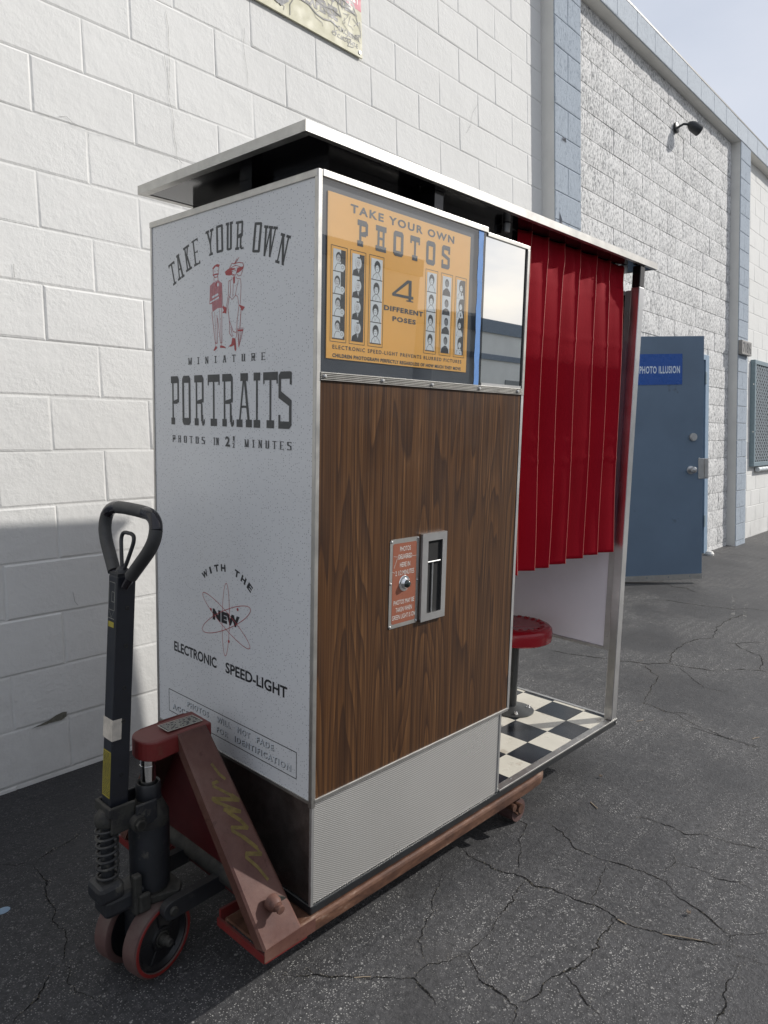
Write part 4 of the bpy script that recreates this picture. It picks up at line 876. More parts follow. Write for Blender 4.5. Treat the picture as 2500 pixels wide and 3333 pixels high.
# the strolling couple, drawn in local pixels of the print (x right, y down)
V0, V1 = .412, .295
def cx(x): return -(.388+(350-x)*.000272)
def cy(y): return 1.758-(y-195)*.0001222
q = lambda *p: [(cx(a), cy(b)) for a, b in p]
F = FL(.0012)
red = lambda *p: F.poly(q(*p)); ln = lambda w, *p: F.polys(stroke(q(*p), w*.00021))
F.m(1); red((250, 600), (330, 520), (380, 515), (440, 590), (445, 1090), (370, 1085), (285, 1150), (280, 980), (235, 980))
F.m(2); red((315, 520), (345, 600), (345, 560), (370, 520)); red((275, 830), (380, 780), (385, 820), (280, 870)); red((245, 930), (395, 850), (400, 900), (240, 970)); F.poly([(cx(378)+.0045*math.cos(t*.7), cy(610)+.0045*math.sin(t*.7)) for t in range(9)])
F.m(0)
red((285, 265), (320, 210), (365, 190), (410, 215), (395, 265), (345, 235), (300, 285)); ln(9, (300, 285), (305, 400), (325, 450), (365, 450), (380, 400), (395, 270)); ln(16, (300, 400), (345, 390), (385, 395))
ln(8, (325, 320), (335, 330)); ln(8, (365, 320), (372, 330)); ln(8, (315, 450), (315, 520)); ln(8, (375, 440), (380, 520)); red((340, 520), (350, 520), (365, 640), (345, 650), (335, 600))
ln(6, (250, 600), (240, 970), (395, 890), (430, 800)); ln(6, (440, 590), (450, 900), (460, 1060), (510, 1100)); ln(5, (280, 700), (285, 1100)); ln(5, (320, 640), (330, 1100)); ln(5, (400, 640), (395, 1080)); ln(5, (420, 620), (425, 1085))
ln(8, (275, 1150), (330, 1800), (365, 1800), (360, 1230)); ln(8, (370, 1290), (415, 1800), (440, 1800), (438, 1100)); ln(5, (320, 1150), (345, 1790)); ln(5, (400, 1110), (428, 1790))
red((330, 1860), (360, 1870), (355, 1910), (320, 1955), (297, 1945)); red((408, 1850), (450, 1860), (500, 1895), (495, 1915), (408, 1900)); ln(6, (335, 1800), (335, 1860)); ln(6, (425, 1800), (430, 1855))
red((445, 1060), (520, 1100), (510, 1220), (480, 1200), (445, 1200), (470, 1150)); 
# woman
red((490, 380), (540, 340), (590, 340), (600, 470), (560, 472), (505, 450)); red((680, 400), (690, 350), (785, 345), (770, 400), (700, 450), (665, 450)); ln(8, (560, 335), (600, 240), (640, 260), (700, 250), (770, 280), (780, 345)); ln(7, (640, 260), (680, 170)); ln(7, (650, 260), (712, 155))
ln(7, (570, 330), (660, 295), (730, 345)); ln(8, (590, 360), (605, 460), (635, 510), (665, 470), (685, 370)); red((580, 330), (640, 345), (665, 370), (600, 380)); ln(8, (605, 400), (620, 402)); ln(8, (645, 398), (660, 396)); ln(9, (620, 470), (640, 470))
red((615, 520), (650, 515), (645, 640), (625, 650), (620, 580)); ln(6, (600, 520), (600, 560), (550, 580), (545, 860), (510, 1090)); ln(6, (665, 520), (680, 560), (735, 580), (742, 720), (730, 1070)); ln(6, (575, 590), (580, 800), (565, 890), (605, 955), (660, 880), (690, 920), (710, 1090))
ln(6, (620, 660), (615, 900)); ln(6, (700, 600), (670, 760), (655, 880)); ln(7, (560, 890), (535, 1080), (560, 1400), (560, 1620), (600, 1700)); ln(7, (710, 1090), (680, 1400), (670, 1720)); ln(7, (565, 1390), (620, 1600), (665, 1620)); ln(6, (580, 1500), (610, 1690))
red((605, 1720), (655, 1740), (668, 1960), (655, 1995), (638, 1960), (635, 1870), (590, 1895), (545, 1890), (590, 1840)); red((710, 1075), (800, 1140), (760, 1210), (740, 1170)); ln(9, (742, 1180), (722, 1560)); ln(7, (690, 1560), (705, 1920), (775, 1570)); ln(6, (710, 1600), (705, 1900)); ln(6, (745, 1600), (706, 1900)); red((685, 1570), (775, 1575), (765, 1610), (690, 1600))
for k in range(5): ln(5, (690+k*18, 1570), (685+k*22, 1535))
ln(6, (680, 470), (700, 515), (740, 510), (765, 420))
F.build('couple_illustration', ['print_red', 'print_red_soft', 'print_white'], ep)

# front: lit poster case
mq = pb().box(.009, UL-.004, .0065, .012, HZ1-.001, HT-.016).build('poster_case', 'navy_panel', BT)
pst = pb().box(.031, .5525, .0040, .0060, 1.512, 1.8735).build('poster', 'poster_orange', BT)
PV = .0040
F = FF(.0004, PV)
F.text('TAKE YOUR OWN', .100, .481, 1.842, 1.861, bold=.03, track=1.28, word=1.0)
F.text('DIFFERENT', .217, .363, 1.6405, 1.6525, bold=.04, track=1.15); F.text('POSES', .248, .335, 1.6175, 1.6295, bold=.04, track=1.2)
F.text('ELECTRONIC SPEED-LIGHT PREVENTS BLURRED PICTURES', .050, .530, 1.5343, 1.5434, bold=.018, track=1.35); F.text('CHILDREN PHOTOGRAPH PERFECTLY REGARDLESS OF HOW MUCH THEY MOVE', .050, .528, 1.5156, 1.5242, bold=.035, track=1.15)
for i, ch in enumerate('PHOTOS'):
    xc = .140+(.448-.140)*i/5; ww = .034 if ch in 'PS' else .036; F.polys(put(centred(slab(ch, ww, .0585, .0068, .0125, .012), ww, .0585), xc, 1.8025-.0))
F.polys([[(.305, 1.671), (.3155, 1.671), (.3155, 1.7225), (.305, 1.7225)], [(.3, 1.7225), (.3155, 1.7225), (.256, 1.684), (.245, 1.684)], [(.245, 1.678), (.323, 1.678), (.323, 1.6845), (.245, 1.6845)], [(.297, 1.671), (.323, 1.671), (.323, 1.6735), (.297, 1.6735)]])
F.build('lettering', 'print_navy', pst)
# photo strips
rp_ = random.Random(2)
def strip(u0, u1, h0, h1, kind):
    F = FF(.0004, PV); F.m(2); F.polys(stroke([(u0, h0), (u1, h0), (u1, h1), (u0, h1)], .0011, True)); a0, a1 = u0+.0060, u1-.0048; b0, b1 = h0+.0062, h1-.0066; hh = (b1-b0)/4; w = a1-a0
    for k in range(4):
        y = b0+hh*(3-k); g_ = .0022 if kind in (0, 2, 3) else .0004
        F.m(2).rect(a0, a1, y, y+hh); F.m(0).rect(a0, a1, y+g_, y+hh)
        dx = rp_.uniform(-.002, .002); cxh = a0+w*(.50 if kind != 0 else .40)+dx; cyh = y+hh*.60+rp_.uniform(-.0015, .0015); r = w*.205
        if kind in (0, 1, 5): F.m(2).rect(a0+w*(.62 if kind != 1 else .60), a1, y+g_, y+hh)
        if kind in (1, 4): # dark clothing
            F.m(2).poly([(a0+w*.02, y+g_), (a1-w*.08, y+g_), (a1-w*.12, y+hh*.22), (cxh+r*.55, cyh-r*1.5), (cxh-r*.55, cyh-r*1.5), (a0+w*.08, y+hh*.24)])
            if kind == 1: F.m(1).poly([(cxh-r*.5, cyh-r*1.4), (cxh+r*.5, cyh-r*1.4), (cxh+r*.1, cyh-r*2.9)])
        else:
            F.m(3).poly([(a0+w*.12, y+g_), (a1-w*.12, y+g_), (a1-w*.16, y+hh*.20), (cxh+r*.6, cyh-r*1.4), (cxh-r*.6, cyh-r*1.4), (a0+w*.16, y+hh*.20)]); F.m(0).poly([(a0+w*.17, y+g_), (a1-w*.17, y+g_), (a1-w*.2, y+hh*.18), (cxh+r*.5, cyh-r*1.6), (cxh-r*.5, cyh-r*1.6), (a0+w*.2, y+hh*.18)])
            if kind in (2,): F.m(3).polys(stroke([(cxh-r*.7, cyh-r*1.5), (cxh-r*.2, y+g_+.002), (cxh+r*.7, cyh-r*1.5)], .0007))
        if kind == 1: F.m(3).poly(ellipse(cxh, cyh-r*.1, r*1.35, r*1.75, 14)); F.m(0).poly(ellipse(cxh-.0002, cyh, r*1.25, r*1.6, 14)); F.m(1).poly(ellipse(cxh-.0008, cyh-r*.1, r*.85, r*1.15, 12)); F.m(2).poly(ellipse(cxh, cyh+r*1.45, r*.6, r*.22, 8))
        elif kind in (2, 3, 5): F.m(2).poly(ellipse(cxh, cyh+r*.25, r*1.35, r*(1.75 if kind != 5 else 2.2), 14)); F.m(0).poly(ellipse(cxh-.0003, cyh-r*.35, r*.82, r*1.05, 12))
        else: F.m(2).poly(ellipse(cxh, cyh+r*.2, r*1.1, r*1.45, 14)); F.m(1 if kind == 0 else 3).poly(ellipse(cxh-.0006, cyh-r*.15, r*.8, r*1.1, 12))
        ex_ = cxh-.0005; F.m(2)
        for s_ in (-1, 1): F.poly(ellipse(ex_+s_*r*.33, cyh+r*.05, r*.14, r*.10, 6))
        F.rect(ex_-r*.26, ex_+r*.26, cyh-r*.62, cyh-r*.50)
        if kind == 0: F.m(0).poly(ellipse(a1-w*.24, y+hh*.24, w*.20, w*.20, 12)); F.m(2).polys(stroke(ellipse(a1-w*.24, y+hh*.24, w*.09, w*.09, 10), .0008, True))
        if kind == 5:
            for _ in range(9): F.m(rp_.choice((0, 0, 2))).poly(ellipse(a0+w*rp_.uniform(.3, .7), y+hh*rp_.uniform(.08, .36), w*.07, w*.06, 7))
    F.build('photo_strip', ['print_white', 'print_face', 'photo_dark', 'print_grey'], pst)
for (u0, u1, k) in ((.042, .0915, 0), (.102, .152, 1), (.164, .2135, 2), (.369, .4175, 3), (.432, .4795, 4), (.493, .5405, 5)): strip(u0, u1, 1.5505, 1.761, k)
pb().quad((.009, -.0005, HZ1), (UL-.004, -.0005, HZ1), (UL-.004, -.0005, HT-.0145), (.009, -.0005, HT-.0145)).build('glass_pane', 'clear_glass', BT)
pb().box(.009, UL+.001, -.004, .011, HT-.014, HT+.001).build('case_top_trim', 'aluminium', BT, bevel=.0012)
tp = MB(bo); tv = random.Random(8); n = 26
for i in range(n):
    z0 = HZ1+(HT-.014-HZ1)*i/n; z1 = HZ1+(HT-.014-HZ1)*(i+1)/n
    j = lambda k: .583+.0012*math.sin(k*.9)+.0008*math.sin(k*2.3); e_ = lambda k: .6055+.0008*math.sin(k*1.3)
    tp.add([(j(i), -.0012, z0), (e_(i), -.0012, z0), (e_(i+1), -.0012, z1), (j(i+1), -.0012, z1)], [(0, 1, 2, 3)])
tpo = tp.build('masking_tape', 'tape_blue', BT)
# mirror
MT = 1.900
mir = pb().box(UL-.003, .8275, .0020, .0060, HZ1, MT-.010).build('mirror', 'mirror_silver', BT)
mf = pb().box(UL+.001, .840, -.003, .009, MT-.011, MT).box(.8278, .840, -.003, .009, HZ1-.02, MT-.0115).build('mirror_frame', 'aluminium', BT, bevel=.001)
pb().box(.8240, .8276, -.0012, .0018, HZ1, MT-.0115).build('mirror_edge', 'black_matte', BT)
pb().box(UL-.003, .824, -.001, .0018, HZ1, HZ1+.007).build('mirror_sill', 'dull_steel', BT)
# ridged strip with screws
st_ = pb(); n = 5; prof = [(.009, HZ0)]; 
for i in range(n):
    z = HZ0+(HZ1-HZ0)*i/n; d = (HZ1-HZ0)/n; prof += [(-.003, z+d*.10), (-.005, z+d*.3), (-.005, z+d*.62), (-.003, z+d*.82), (-.0012, z+d*.9)]
prof += [(.009, HZ1)]; st_.prism(prof, 'x', .009, .8268)
strip_o = st_.build('ridged_strip', 'aluminium', BT)
for u_ in (.020, .209, .397, .606, .802):
    b = pb(); b.lathe((u_, -.0045, 1.4705), (0, -1, 0), [(0, .0052), (.002, .0048), (.0042, .003), (.0045, 0)], 10); so_ = b.build('screw', 'dull_steel', strip_o, smooth=True)
# walnut front
wd = pb().box(.0095, .8268, .0, .0075, HS+.004, HZ0-.0005).build('front_panel', 'walnut_laminate', BT)
pb().box(.8275, .8395, -.002, .011, HS-.002, HZ1-.0205).build('door_edge_trim', 'dull_steel', BT)
pb().box(.8275, .8395, .0115, D-.01, HS-.002, HT-.02).build('cabinet_inner_wall', 'lilac_panel', BT)
# instruction plate
ip = pb().prism([(.2595, .837), (.3640, .837), (.3690, .842), (.3690, 1.067), (.3640, 1.072), (.2595, 1.072), (.2545, 1.067), (.2545, .842)], 'y', -.0016, -.0001).build('instruction_plate', 'aluminium', BT)
F = FF(.0003, -.0016); r = .006
def rrect(x0, x1, y0, y1, r):
    out = []
    for cx_, cy_, a in ((x1-r, y1-r, 0), (x0+r, y1-r, PI/2), (x0+r, y0+r, PI), (x1-r, y0+r, 1.5*PI)): out += [(cx_+r*math.cos(a+k*PI/8), cy_+r*math.sin(a+k*PI/8)) for k in range(5)]
    return out
F.poly(rrect(.2650, .3585, .8475, 1.0605, .006)); F.build('brown_field', 'plate_brown', ip)
F = FF(.0006, -.0016)
for s_, w_, z_ in (('PHOTOS', .042, 1.045), ('DELIVERED', .053, 1.0245), ('HERE IN', .040, 1.003), ('2 1/2 MINUTES', .073, .982)): F.text(s_, .313-w_/2, .313+w_/2, z_-.0062, z_+.0062, bold=.0)
for s_, w_, z_ in (('PHOTOS MAY BE', .081, .904), ('TAKEN WHEN', .064, .884), ('GREEN LIGHT IS ON', .091, .8645)): F.text(s_, .3125-w_/2, .3125+w_/2, z_-.0060, z_+.0060, bold=.0)
F.build('lettering', 'plate_white', ip)
F = FF(.0009, -.0016); F.polys(stroke([(.268, 1.028), (.300, 1.0225), (.366, 1.0215)], .0007)); F.polys(stroke([(.282, 1.022), (.270, .997)], .0009)); F.polys(stroke([(.262, .988), (.275, .984)], .0008)); F.build('scratch', 'plate_white', ip)
for u_, h_ in ((.2605, 1.066), (.3635, 1.067), (.2590, .957), (.3640, .954), (.2600, .8425), (.3635, .8425)):
    b = pb(); b.lathe((u_, -.0016, h_), (0, -1, 0), [(0, .0035), (.0015, .0030), (.0025, .0015), (.0028, 0)], 10); b.build('rivet', 'dull_steel', ip, smooth=True)
b = pb(); b.lathe((.3125, -.0017, .952), (0, -1, 0), [(0, .0215), (.0015, .0205), (.003, .0150), (.0065, .0150), (.0085, .0128), (.010, .0118), (.010, .0100)], 28); b.build('light_bezel', 'chrome', ip, smooth=True)
b = pb(); b.lathe((.3125, -.0100, .952), (0, -1, 0), [(0, .0112), (.004, .0105), (.008, .0075), (.010, .003), (.0104, 0)], 22); b.build('indicator_light', 'indicator_glass', ip, smooth=True)
# delivery chute
dc = pb(); O = (.3725, .4755, .8365, 1.0765); I = (.3960, .4570, .8570, 1.0560); y0, y1 = -.011, -.0002
for (a, b_, c, d) in ((O[0], O[1], I[3], O[3]), (O[0], O[1], O[2], I[2]), (O[0], I[0], I[2], I[3]), (I[1], O[1], I[2], I[3])): dc.box(a, b_, y0, y1, c, d)
dco = dc.build('delivery_chute', 'brushed_steel', BT, bevel=.0)
pb().box(I[0], I[1], -.0040, -.0003, I[2], I[3]).build('chute_opening', 'dark_interior', dco)
b = pb(); b.cyl((I[0], -.0075, .9975), (I[1]-.006, -.0075, .9975), .0024, 10); b.cyl((.4205, -.0068, .858), (.4205, -.0068, .9975), .0020, 10); b.build('chute_guard_bar', 'dull_steel', dco, smooth=True)

# booth floor
fl = pb().box(UB+.008, UE-.012, .012, D-.012, HK-.001, HK+.0012).build('floor', 'tile_grout', BT)
ui = [UB+.012, .9035, 1.045, 1.186, 1.327, 1.4715, 1.6145, UE-.014]; vi = [.026, .1325, .2785, .425, .571, D-.026]
for i in range(len(ui)-1):
    for j in range(len(vi)-1):
        dark = (i+j) % 2 == 0
        # tile u 1.327-1.471, first row is black
        pb().box(ui[i]+.0006, ui[i+1]-.0006, vi[j]+.0006, vi[j+1]-.0006, HK+.0012, HK+.0042).build('floor_tile', 'tile_black' if dark else 'tile_cream', fl)
tr_ = pb().box(UB+.008, UE, -.002, .0255, HK, HK+.006).build('floor_trim', 'aluminium', BT, bevel=.0015)
pb().box(UE-.0135, UE+.002, .026, D, HK, HK+.007).build('floor_trim', 'dull_steel', BT, bevel=.0015)
for u_ in (.812, .90, 1.07, 1.22, 1.35, 1.47, 1.585):
    b = pb(); b.lathe((u_, .018, HK+.006), (0, 0, 1), [(0, .0035), (.0015, .003), (.002, 0)], 8); b.build('screw', 'dull_steel', tr_)
b = pb(); b.lathe((UE-.012, -.001, HK-.010), (0, -1, 0), [(0, .005), (.003, .0045), (.004, 0)], 10); b.build('bolt', 'chrome', BT)
# support post at the far front corner, rear posts
for (u0, v0) in ((1.600, .0), (1.600, D-.035)):
    pb().box(u0, u0+.040, v0, v0+.034, HK+.0065, 1.893).build('support_post', 'brushed_steel', BT, bevel=.002)
    pb().box(u0+.001, u0+.039, v0+.001, v0+.033, 1.8935, 1.9715).build('post_top', 'black_gloss', BT, bevel=.002)
pb().box(.842, 1.608, D-.020, D-.014, .475, 1.885).build('rear_panel', 'lilac_panel', BT)
# far end wall of the booth
ew = pb().box(1.615, 1.622, .062, D-.036, .488, 1.654).build('end_wall', 'lilac_panel', BT)
pb().box(1.611, 1.626, .036, .0615, .476, 1.885).build('end_wall_frame', 'dull_steel', BT, bevel=.0015)
pb().box(1.611, 1.626, .062, D-.036, .474, .4875).build('end_wall_frame', 'dull_steel', BT, bevel=.0015)
pb().box(1.611, 1.626, .062, D-.036, 1.870, 1.885).build('end_wall_frame', 'dull_steel', BT, bevel=.0015)
pb().box(1.614, 1.623, .062, D-.036, 1.655, 1.8695).build('display_panel', 'black_gloss', BT)
for h_ in (.532, 1.80): b = pb(); b.lathe((1.6105, .049, h_), (-1, 0, 0), [(0, .004), (.002, .003), (.003, 0)], 8); b.build('screw', 'dull_steel', BT)
# roof canopy
RT, RU = 1.9955, 1.9725; ru0, ru1, rv0, rv1 = -.047, 1.722, -.010, .694
rf = pb().box(ru0+.006, ru1-.006, rv0+.006, rv1-.006, RU+.0015, RT-.001).build('roof', 'black_gloss', BT)
t = .0065
pb().box(ru0, ru1, rv0, rv0+.0058, RU, RT).box(ru0, ru1, rv0+.0058, rv0+.016, RU, RU+.0012).build('roof_front_trim', 'aluminium', rf)
pb().box(ru0, ru0+.0058, rv0+.006, rv1, RU, RT).box(ru0+.0058, ru0+.022, rv0+.017, rv1-.006, RU, RU+.0012).build('roof_end_trim', 'aluminium', rf)
pb().box(ru1-.0058, ru1, rv0+.006, rv1, RU, RT).build('roof_end_trim', 'aluminium', rf)
pb().box(ru0+.006, ru1-.006, rv1-.0058, rv1, RU, RT).box(ru0+.023, ru1-.006, rv1-.022, rv1-.0059, RU, RU+.0012).build('roof_rear_trim', 'aluminium', rf)
pb().box(ru0+.006, ru1-.006, rv0+.006, rv1-.006, RT-.0009, RT+.001).build('roof_top', 'aluminium', rf)
for (u0, v0) in ((.415, .02), (.07, .335)): pb().box(u0, u0+.035, v0, v0+.05, HT-.016, RU+.001).build('roof_bracket', 'black_gloss', BT)
# curtain rail
rl = pb().cyl((.742, .096, 1.955), (1.612, .096, 1.955), .0058, 12).build('curtain_rail', 'brushed_steel', BT, smooth=True)
for u_ in (.815, 1.585):
    b = pb(); b.lathe((u_, .070 if u_ < 1 else .058, 1.946), (0, 0, 1), [(0, .0), (.0005, .011), (.026, .012), (.0262, 0)], 14); b.build('rail_bracket', 'dull_steel', rl, smooth=True)
pb().box(.105, 1.585, .085, .66, 1.925, RU+.001).build('roof_light_box', 'black_gloss', BT)
pb().box(.30, .55, .30, .40, HT-.02, 1.9248).build('roof_batten', 'black_matte', BT)

# red curtain: pleats that step back to the left of each folded edge
CT = thing_b('curtain', (1.25, .05, .885), 'red pleated curtain hanging from the booth rail beside the mirror', 'curtain'); co_ = Vector((1.25, .05, .885))
folds = [.885, .905, 1.013, 1.113, 1.223, 1.342, 1.446, 1.552]; bot = [.885, .930, 1.030, 1.128, 1.243, 1.368, 1.482, 1.606]
c = MB(co_); c.keep = True; hem = MB(co_); nR = 90; z1, z0 = 1.9715, .892; fc = random.Random(4)
edge_pts = [[] for _ in folds]
rows = []
for r_ in range(nR+1):
    t_ = r_/nR; z = z1+(z0-z1)*t_; row = []
    pinch = max(0, 1-t_/.36)**1.15; gather = math.exp(-((t_-.055)/.03)**2)
    v_edge = .074-.060*(1-pinch*.93); corr = 1.75*(v_edge-.05)
    for k in range(len(folds)-1):
        a = folds[k]+(bot[k]-folds[k])*t_**1.1; b = folds[k+1]+(bot[k+1]-folds[k+1])*t_**1.1
        a += (corr if k else 0)+.0035*math.sin(5*t_+k*1.9)*(t_ > .1)*t_; b += corr+ .0035*math.sin(5*t_+(k+1)*1.9)*(t_ > .1)*t_
        ns = 9; wv = .006*math.sin(k*2.1+t_*6)*t_
        for s_ in range(ns+1):
            q = s_/ns; u_ = a+(b-a)*(q*(1-.26*pinch)); v_ = .074-.060*q**1.1*(1-pinch*.93)+.0065*math.sin(PI*q)*(.4+.6*t_)-.010*math.sin(PI*min(1,q*1.0))*q*(.3+.7*t_)+wv*q*(1-q)*2+.0035*gather*math.sin(q*9+k)
            v_ -= sum(a_*math.exp(-((t_-c_-.006*math.sin(u_*25+k))/.006)**2) for c_, a_ in ((.135, .0010), (.285, .0016), (.60, .0010), (.665, .0014)))
            v_ -= .004*math.sin(t_*7+k)*q*t_+.0020*math.sin(u_*90+t_*13)*max(0, .5-t_)
            row.append((u_, v_, z+.0025*math.sin(k*1.7)*(t_ > .98)))
        # the return of the fold, wide at the heading and closing lower down
        u_e, v_e, z_e = row[-1]
        row.append((u_e+.26*(b-a)*pinch*.55+.0015, v_e-.012*pinch-.001, z_e)); edge_pts[k+1].append(row[-1] if pinch <= .02 else row[-1])
        row.append((b+.001, .0735, z_e))
    rows.append(row)
w_ = len(rows[0]); vs = [p for r_ in rows for p in r_]; fs = [(i*w_+j, (i+1)*w_+j, (i+1)*w_+j+1, i*w_+j+1) for i in range(nR) for j in range(w_-1)]
c.add(vs, fs); clo = c.build('pleated_cloth', 'curtain_red', CT, smooth=True); sm_ = clo.modifiers.new('solid', 'SOLIDIFY'); sm_.thickness = .0015; sm_.offset = 0
for k in range(1, len(folds)):
    e = MB(co_); e.tube([(p[0]+.0004, p[1]-.0012, p[2]) for p in edge_pts[k]], .00080, 5); e.build('fold_edge_glint', 'curtain_edge_glint', CT)  # bright line added along each fold, standing in for its sunlit edge
hm = MB(co_); hm.tube([(p[0], p[1]-.0010, p[2]-.0) for p in rows[7]], .0007, 5); hm.build('heading_seam', 'curtain_red', CT)
ln_ = MB(co_); ln_.add([(1.50, .078, 1.70), (1.606, .074, 1.70), (1.612, .074, 1.30), (1.625, .076, .90), (1.50, .080, .905)], [(0, 1, 2, 3, 4)]); lo = ln_.build('navy_lining', 'curtain_navy', CT); sm_ = lo.modifiers.new('solid', 'SOLIDIFY'); sm_.thickness = .002

# stool
SC = (1.4105, .348); ST = thing_b('stool', (SC[0], SC[1], HK+.0045), 'round red enamel stool with raised lettering on a grey post inside the booth', 'stool'); s0 = Vector((SC[0], SC[1], HK+.0045)); Hf = HK+.0045
b = MB(s0); b.lathe((*SC, .498), (0, 0, 1), [(0, .02), (.0, .139), (.006, .146), (.038, .147), (.052, .144), (.061, .135), (.065, .120), (.0625, .095), (.062, .0)], 56); seat = b.build('seat', 'stool_red', ST, smooth=True)
F = Flat((SC[0], SC[1], .5535), (1, 0, 0), (0, 1, 0), -.003, s0)
for i, ch in enumerate('AUTO PHOTO SUPPLY CO  '):
    if ch == ' ': continue
    a = -PI*.1+2*PI*i/22; vs2, fs2 = text2d(ch, -.0085, .0085, -.009, .009, bold=.04); R_ = .108; x, y = SC[0]+R_*math.sin(a), SC[1]+R_*math.cos(a); c_, s_ = math.cos(-a), math.sin(-a)
    n0 = len(vs2); pts3 = [(x+p[0]*c_-p[1]*s_, y+p[0]*s_+p[1]*c_) for p in vs2]; F.mb.add([(p[0], p[1], .5655) for p in pts3], fs2)
ro = F.build('raised_lettering', 'stool_red', seat); sm_ = ro.modifiers.new('solid', 'SOLIDIFY'); sm_.thickness = .005
b = MB(s0); b.cyl((*SC, Hf+.006), (*SC, .500), .0165, 24).cyl((*SC, .488), (*SC, .4995), .05, 20); b.build('post', 'stool_grey', ST, smooth=True)
b = MB(s0); b.lathe((*SC, Hf), (0, 0, 1), [(0, .088), (.004, .088), (.007, .080), (.013, .045), (.020, .022), (.022, .0)], 44); b.build('base_plate', 'stool_grey', ST, smooth=True)
for a in (-2.35, -.75, .8, 2.35):
    x, y = SC[0]+.068*math.cos(a), SC[1]+.068*math.sin(a); b = MB(s0); b.lathe((x, y, Hf+.006), (0, 0, 1), [(0, .0085), (.006, .0085), (.0062, .006), (.012, .0055), (.0145, .003), (.015, 0)], 12); b.build('bolt', 'chrome', ST, smooth=True)
# ------------------------------------------------------------------ pallet jack
VC = .333
JO = Vector((-.25, VC, 0)); PJ = thing_b('pallet_jack', JO, 'worn red manual pallet jack with a black upright handle under the photo booth', 'pallet jack')
def jb(): return MB(JO)
# forks: rusty channels with rolled shoulders
def fork(v0, v1, mat):
    t = H0-.0015; b = jb(); r = .009; w = v1-v0
    prof = [(v0, t-.034), (v0, t-r), (v0+r*.3, t-r*.3), (v0+r, t), (v1-r, t), (v1-r*.3, t-r*.3), (v1, t-r), (v1, t-.034), (v1-.006, t-.034), (v1-.006, t-.008), (v0+.006, t-.008), (v0+.006, t-.034)]
    n = len(prof); st = [(-.145, 1), (0, 1), (.5, 1), (.98, 1), (1.055, .93), (1.10, .72)]
    vs = []
    for u_, k in st:
        for (a, z) in prof: vs.append((u_, v0+w/2+(a-v0-w/2)*k, z-(1-k)*.012))
    fs = [(i*n+j, i*n+(j+1) % n, (i+1)*n+(j+1) % n, (i+1)*n+j) for i in range(len(st)-1) for j in range(n)]
    b.add(vs, fs); tri = tessellate_polygon([[Vector((p[0], p[1], 0)) for p in prof]]); b.f += [tuple(x_ for x_ in t_) for t_ in tri]+[tuple(x_+(len(st)-1)*n for x_ in t_) for t_ in tri]; b.mi += [0]*(2*len(tri))
    return b.build('fork', mat, PJ)
f1 = fork(-.012, .150, 'jack_rust'); f2 = fork(2*VC-.150, 2*VC+.012, 'jack_rust')
# fork heel: open box at the near end
for s_, f_ in ((-1, f1), (1, f2)):
    vv = lambda a: a if s_ < 0 else 2*VC-a
    lo = lambda a, c: (min(vv(a), vv(c)), max(vv(a), vv(c)))
    t = H0-.0015
    b = jb(); y0, y1 = lo(-.012, .175); b.box(-.152, -.1455, y0, y1, .128, t-.014); y0, y1 = lo(-.011, -.004); b.box(-.1455, -.02, y0, y1, .124, t-.0345)
    y0, y1 = lo(.168, .175); b.box(-.1455, -.005, y0, y1, .118, t+.006); b.build('fork_heel', 'jack_red', PJ)
    b = jb(); y0, y1 = lo(.145, .19); b.box(-.02, .10, y0, y1, .11, t-.002); b.build('heel_gusset', 'jack_inner_red', PJ)
# load rollers at the fork ends
for vc_ in (.069, 2*VC-.069):
    b = jb(); b.cyl((.985, vc_-.036, .040), (.985, vc_+.036, .040), .040, 24); ro_ = b.build('load_roller', 'tread_dusty', PJ, smooth=True)
    b = jb()
    for s_ in (-1, 1): b.prism([(.86, .118), (.90, .128), (.985, .064), (1.004, .050), (1.000, .030), (.975, .026), (.955, .045)], 'y', vc_+s_*.040-.004, vc_+s_*.040+.004)
    b.cyl((.985, vc_-.048, .040), (.985, vc_+.048, .040), .009, 12); b.build('roller_bracket', 'jack_rust', PJ)
    b = jb(); b.cyl((.88, vc_-.086, .108), (.88, vc_+.062, .108), .012, 14); b.cyl((.93, vc_-.080, .085), (.93, vc_-.050, .085), .016, 14); b.build('linkage_pin', 'jack_rust', PJ, smooth=True)
    b = jb(); b.box(-.05, .92, vc_-.012, vc_+.012, .100, .118); b.build('push_rod', 'jack_grime', PJ)
# A-frame legs: a bent plate from the pump head down to each fork
def leg(s_):
    def P(u_, v_, z_): return (u_, v_ if s_ < 0 else 2*VC-v_, z_)
    T = [(-.190, .282, .600), (-.108, .282, .596)]; B = [(-.150, -.0125, .158), (-.036, -.0125, .1618)]
    n_ = 8; b = jb(); k = .030; vs = []
    for i in range(n_+1):
        q = i/n_; u0 = T[0][0]+(B[0][0]-T[0][0])*q; u1 = T[1][0]+(B[1][0]-T[1][0])*q; v_ = T[0][1]+(B[0][1]-T[0][1])*q; z_ = T[0][2]+(B[0][2]-T[0][2])*q
        e_ = .006
        vs += [P(u0, v_+.004, z_-.001), P(u0+e_, v_, z_), P(u1-e_, v_, z_+.001), P(u1, v_+.004, z_), P(u1, v_+k, z_-.004), P(u1-.006, v_+k, z_-.004), P(u1-.007, v_+.011, z_-.006), P(u0+.007, v_+.011, z_-.006), P(u0+.006, v_+k*1.1, z_-.01), P(u0, v_+k*1.1, z_-.01)]
    m_ = 10; fs = [(i*m_+j, i*m_+(j+1) % m_, (i+1)*m_+(j+1) % m_, (i+1)*m_+j) for i in range(n_) for j in range(m_)]
    fs += [tuple(range(m_)), tuple(n_*m_+i for i in range(m_))]
    b.add(vs, fs); return b.build('frame_leg', 'jack_red_leg', PJ)
lg1 = leg(-1); lg2 = leg(1)
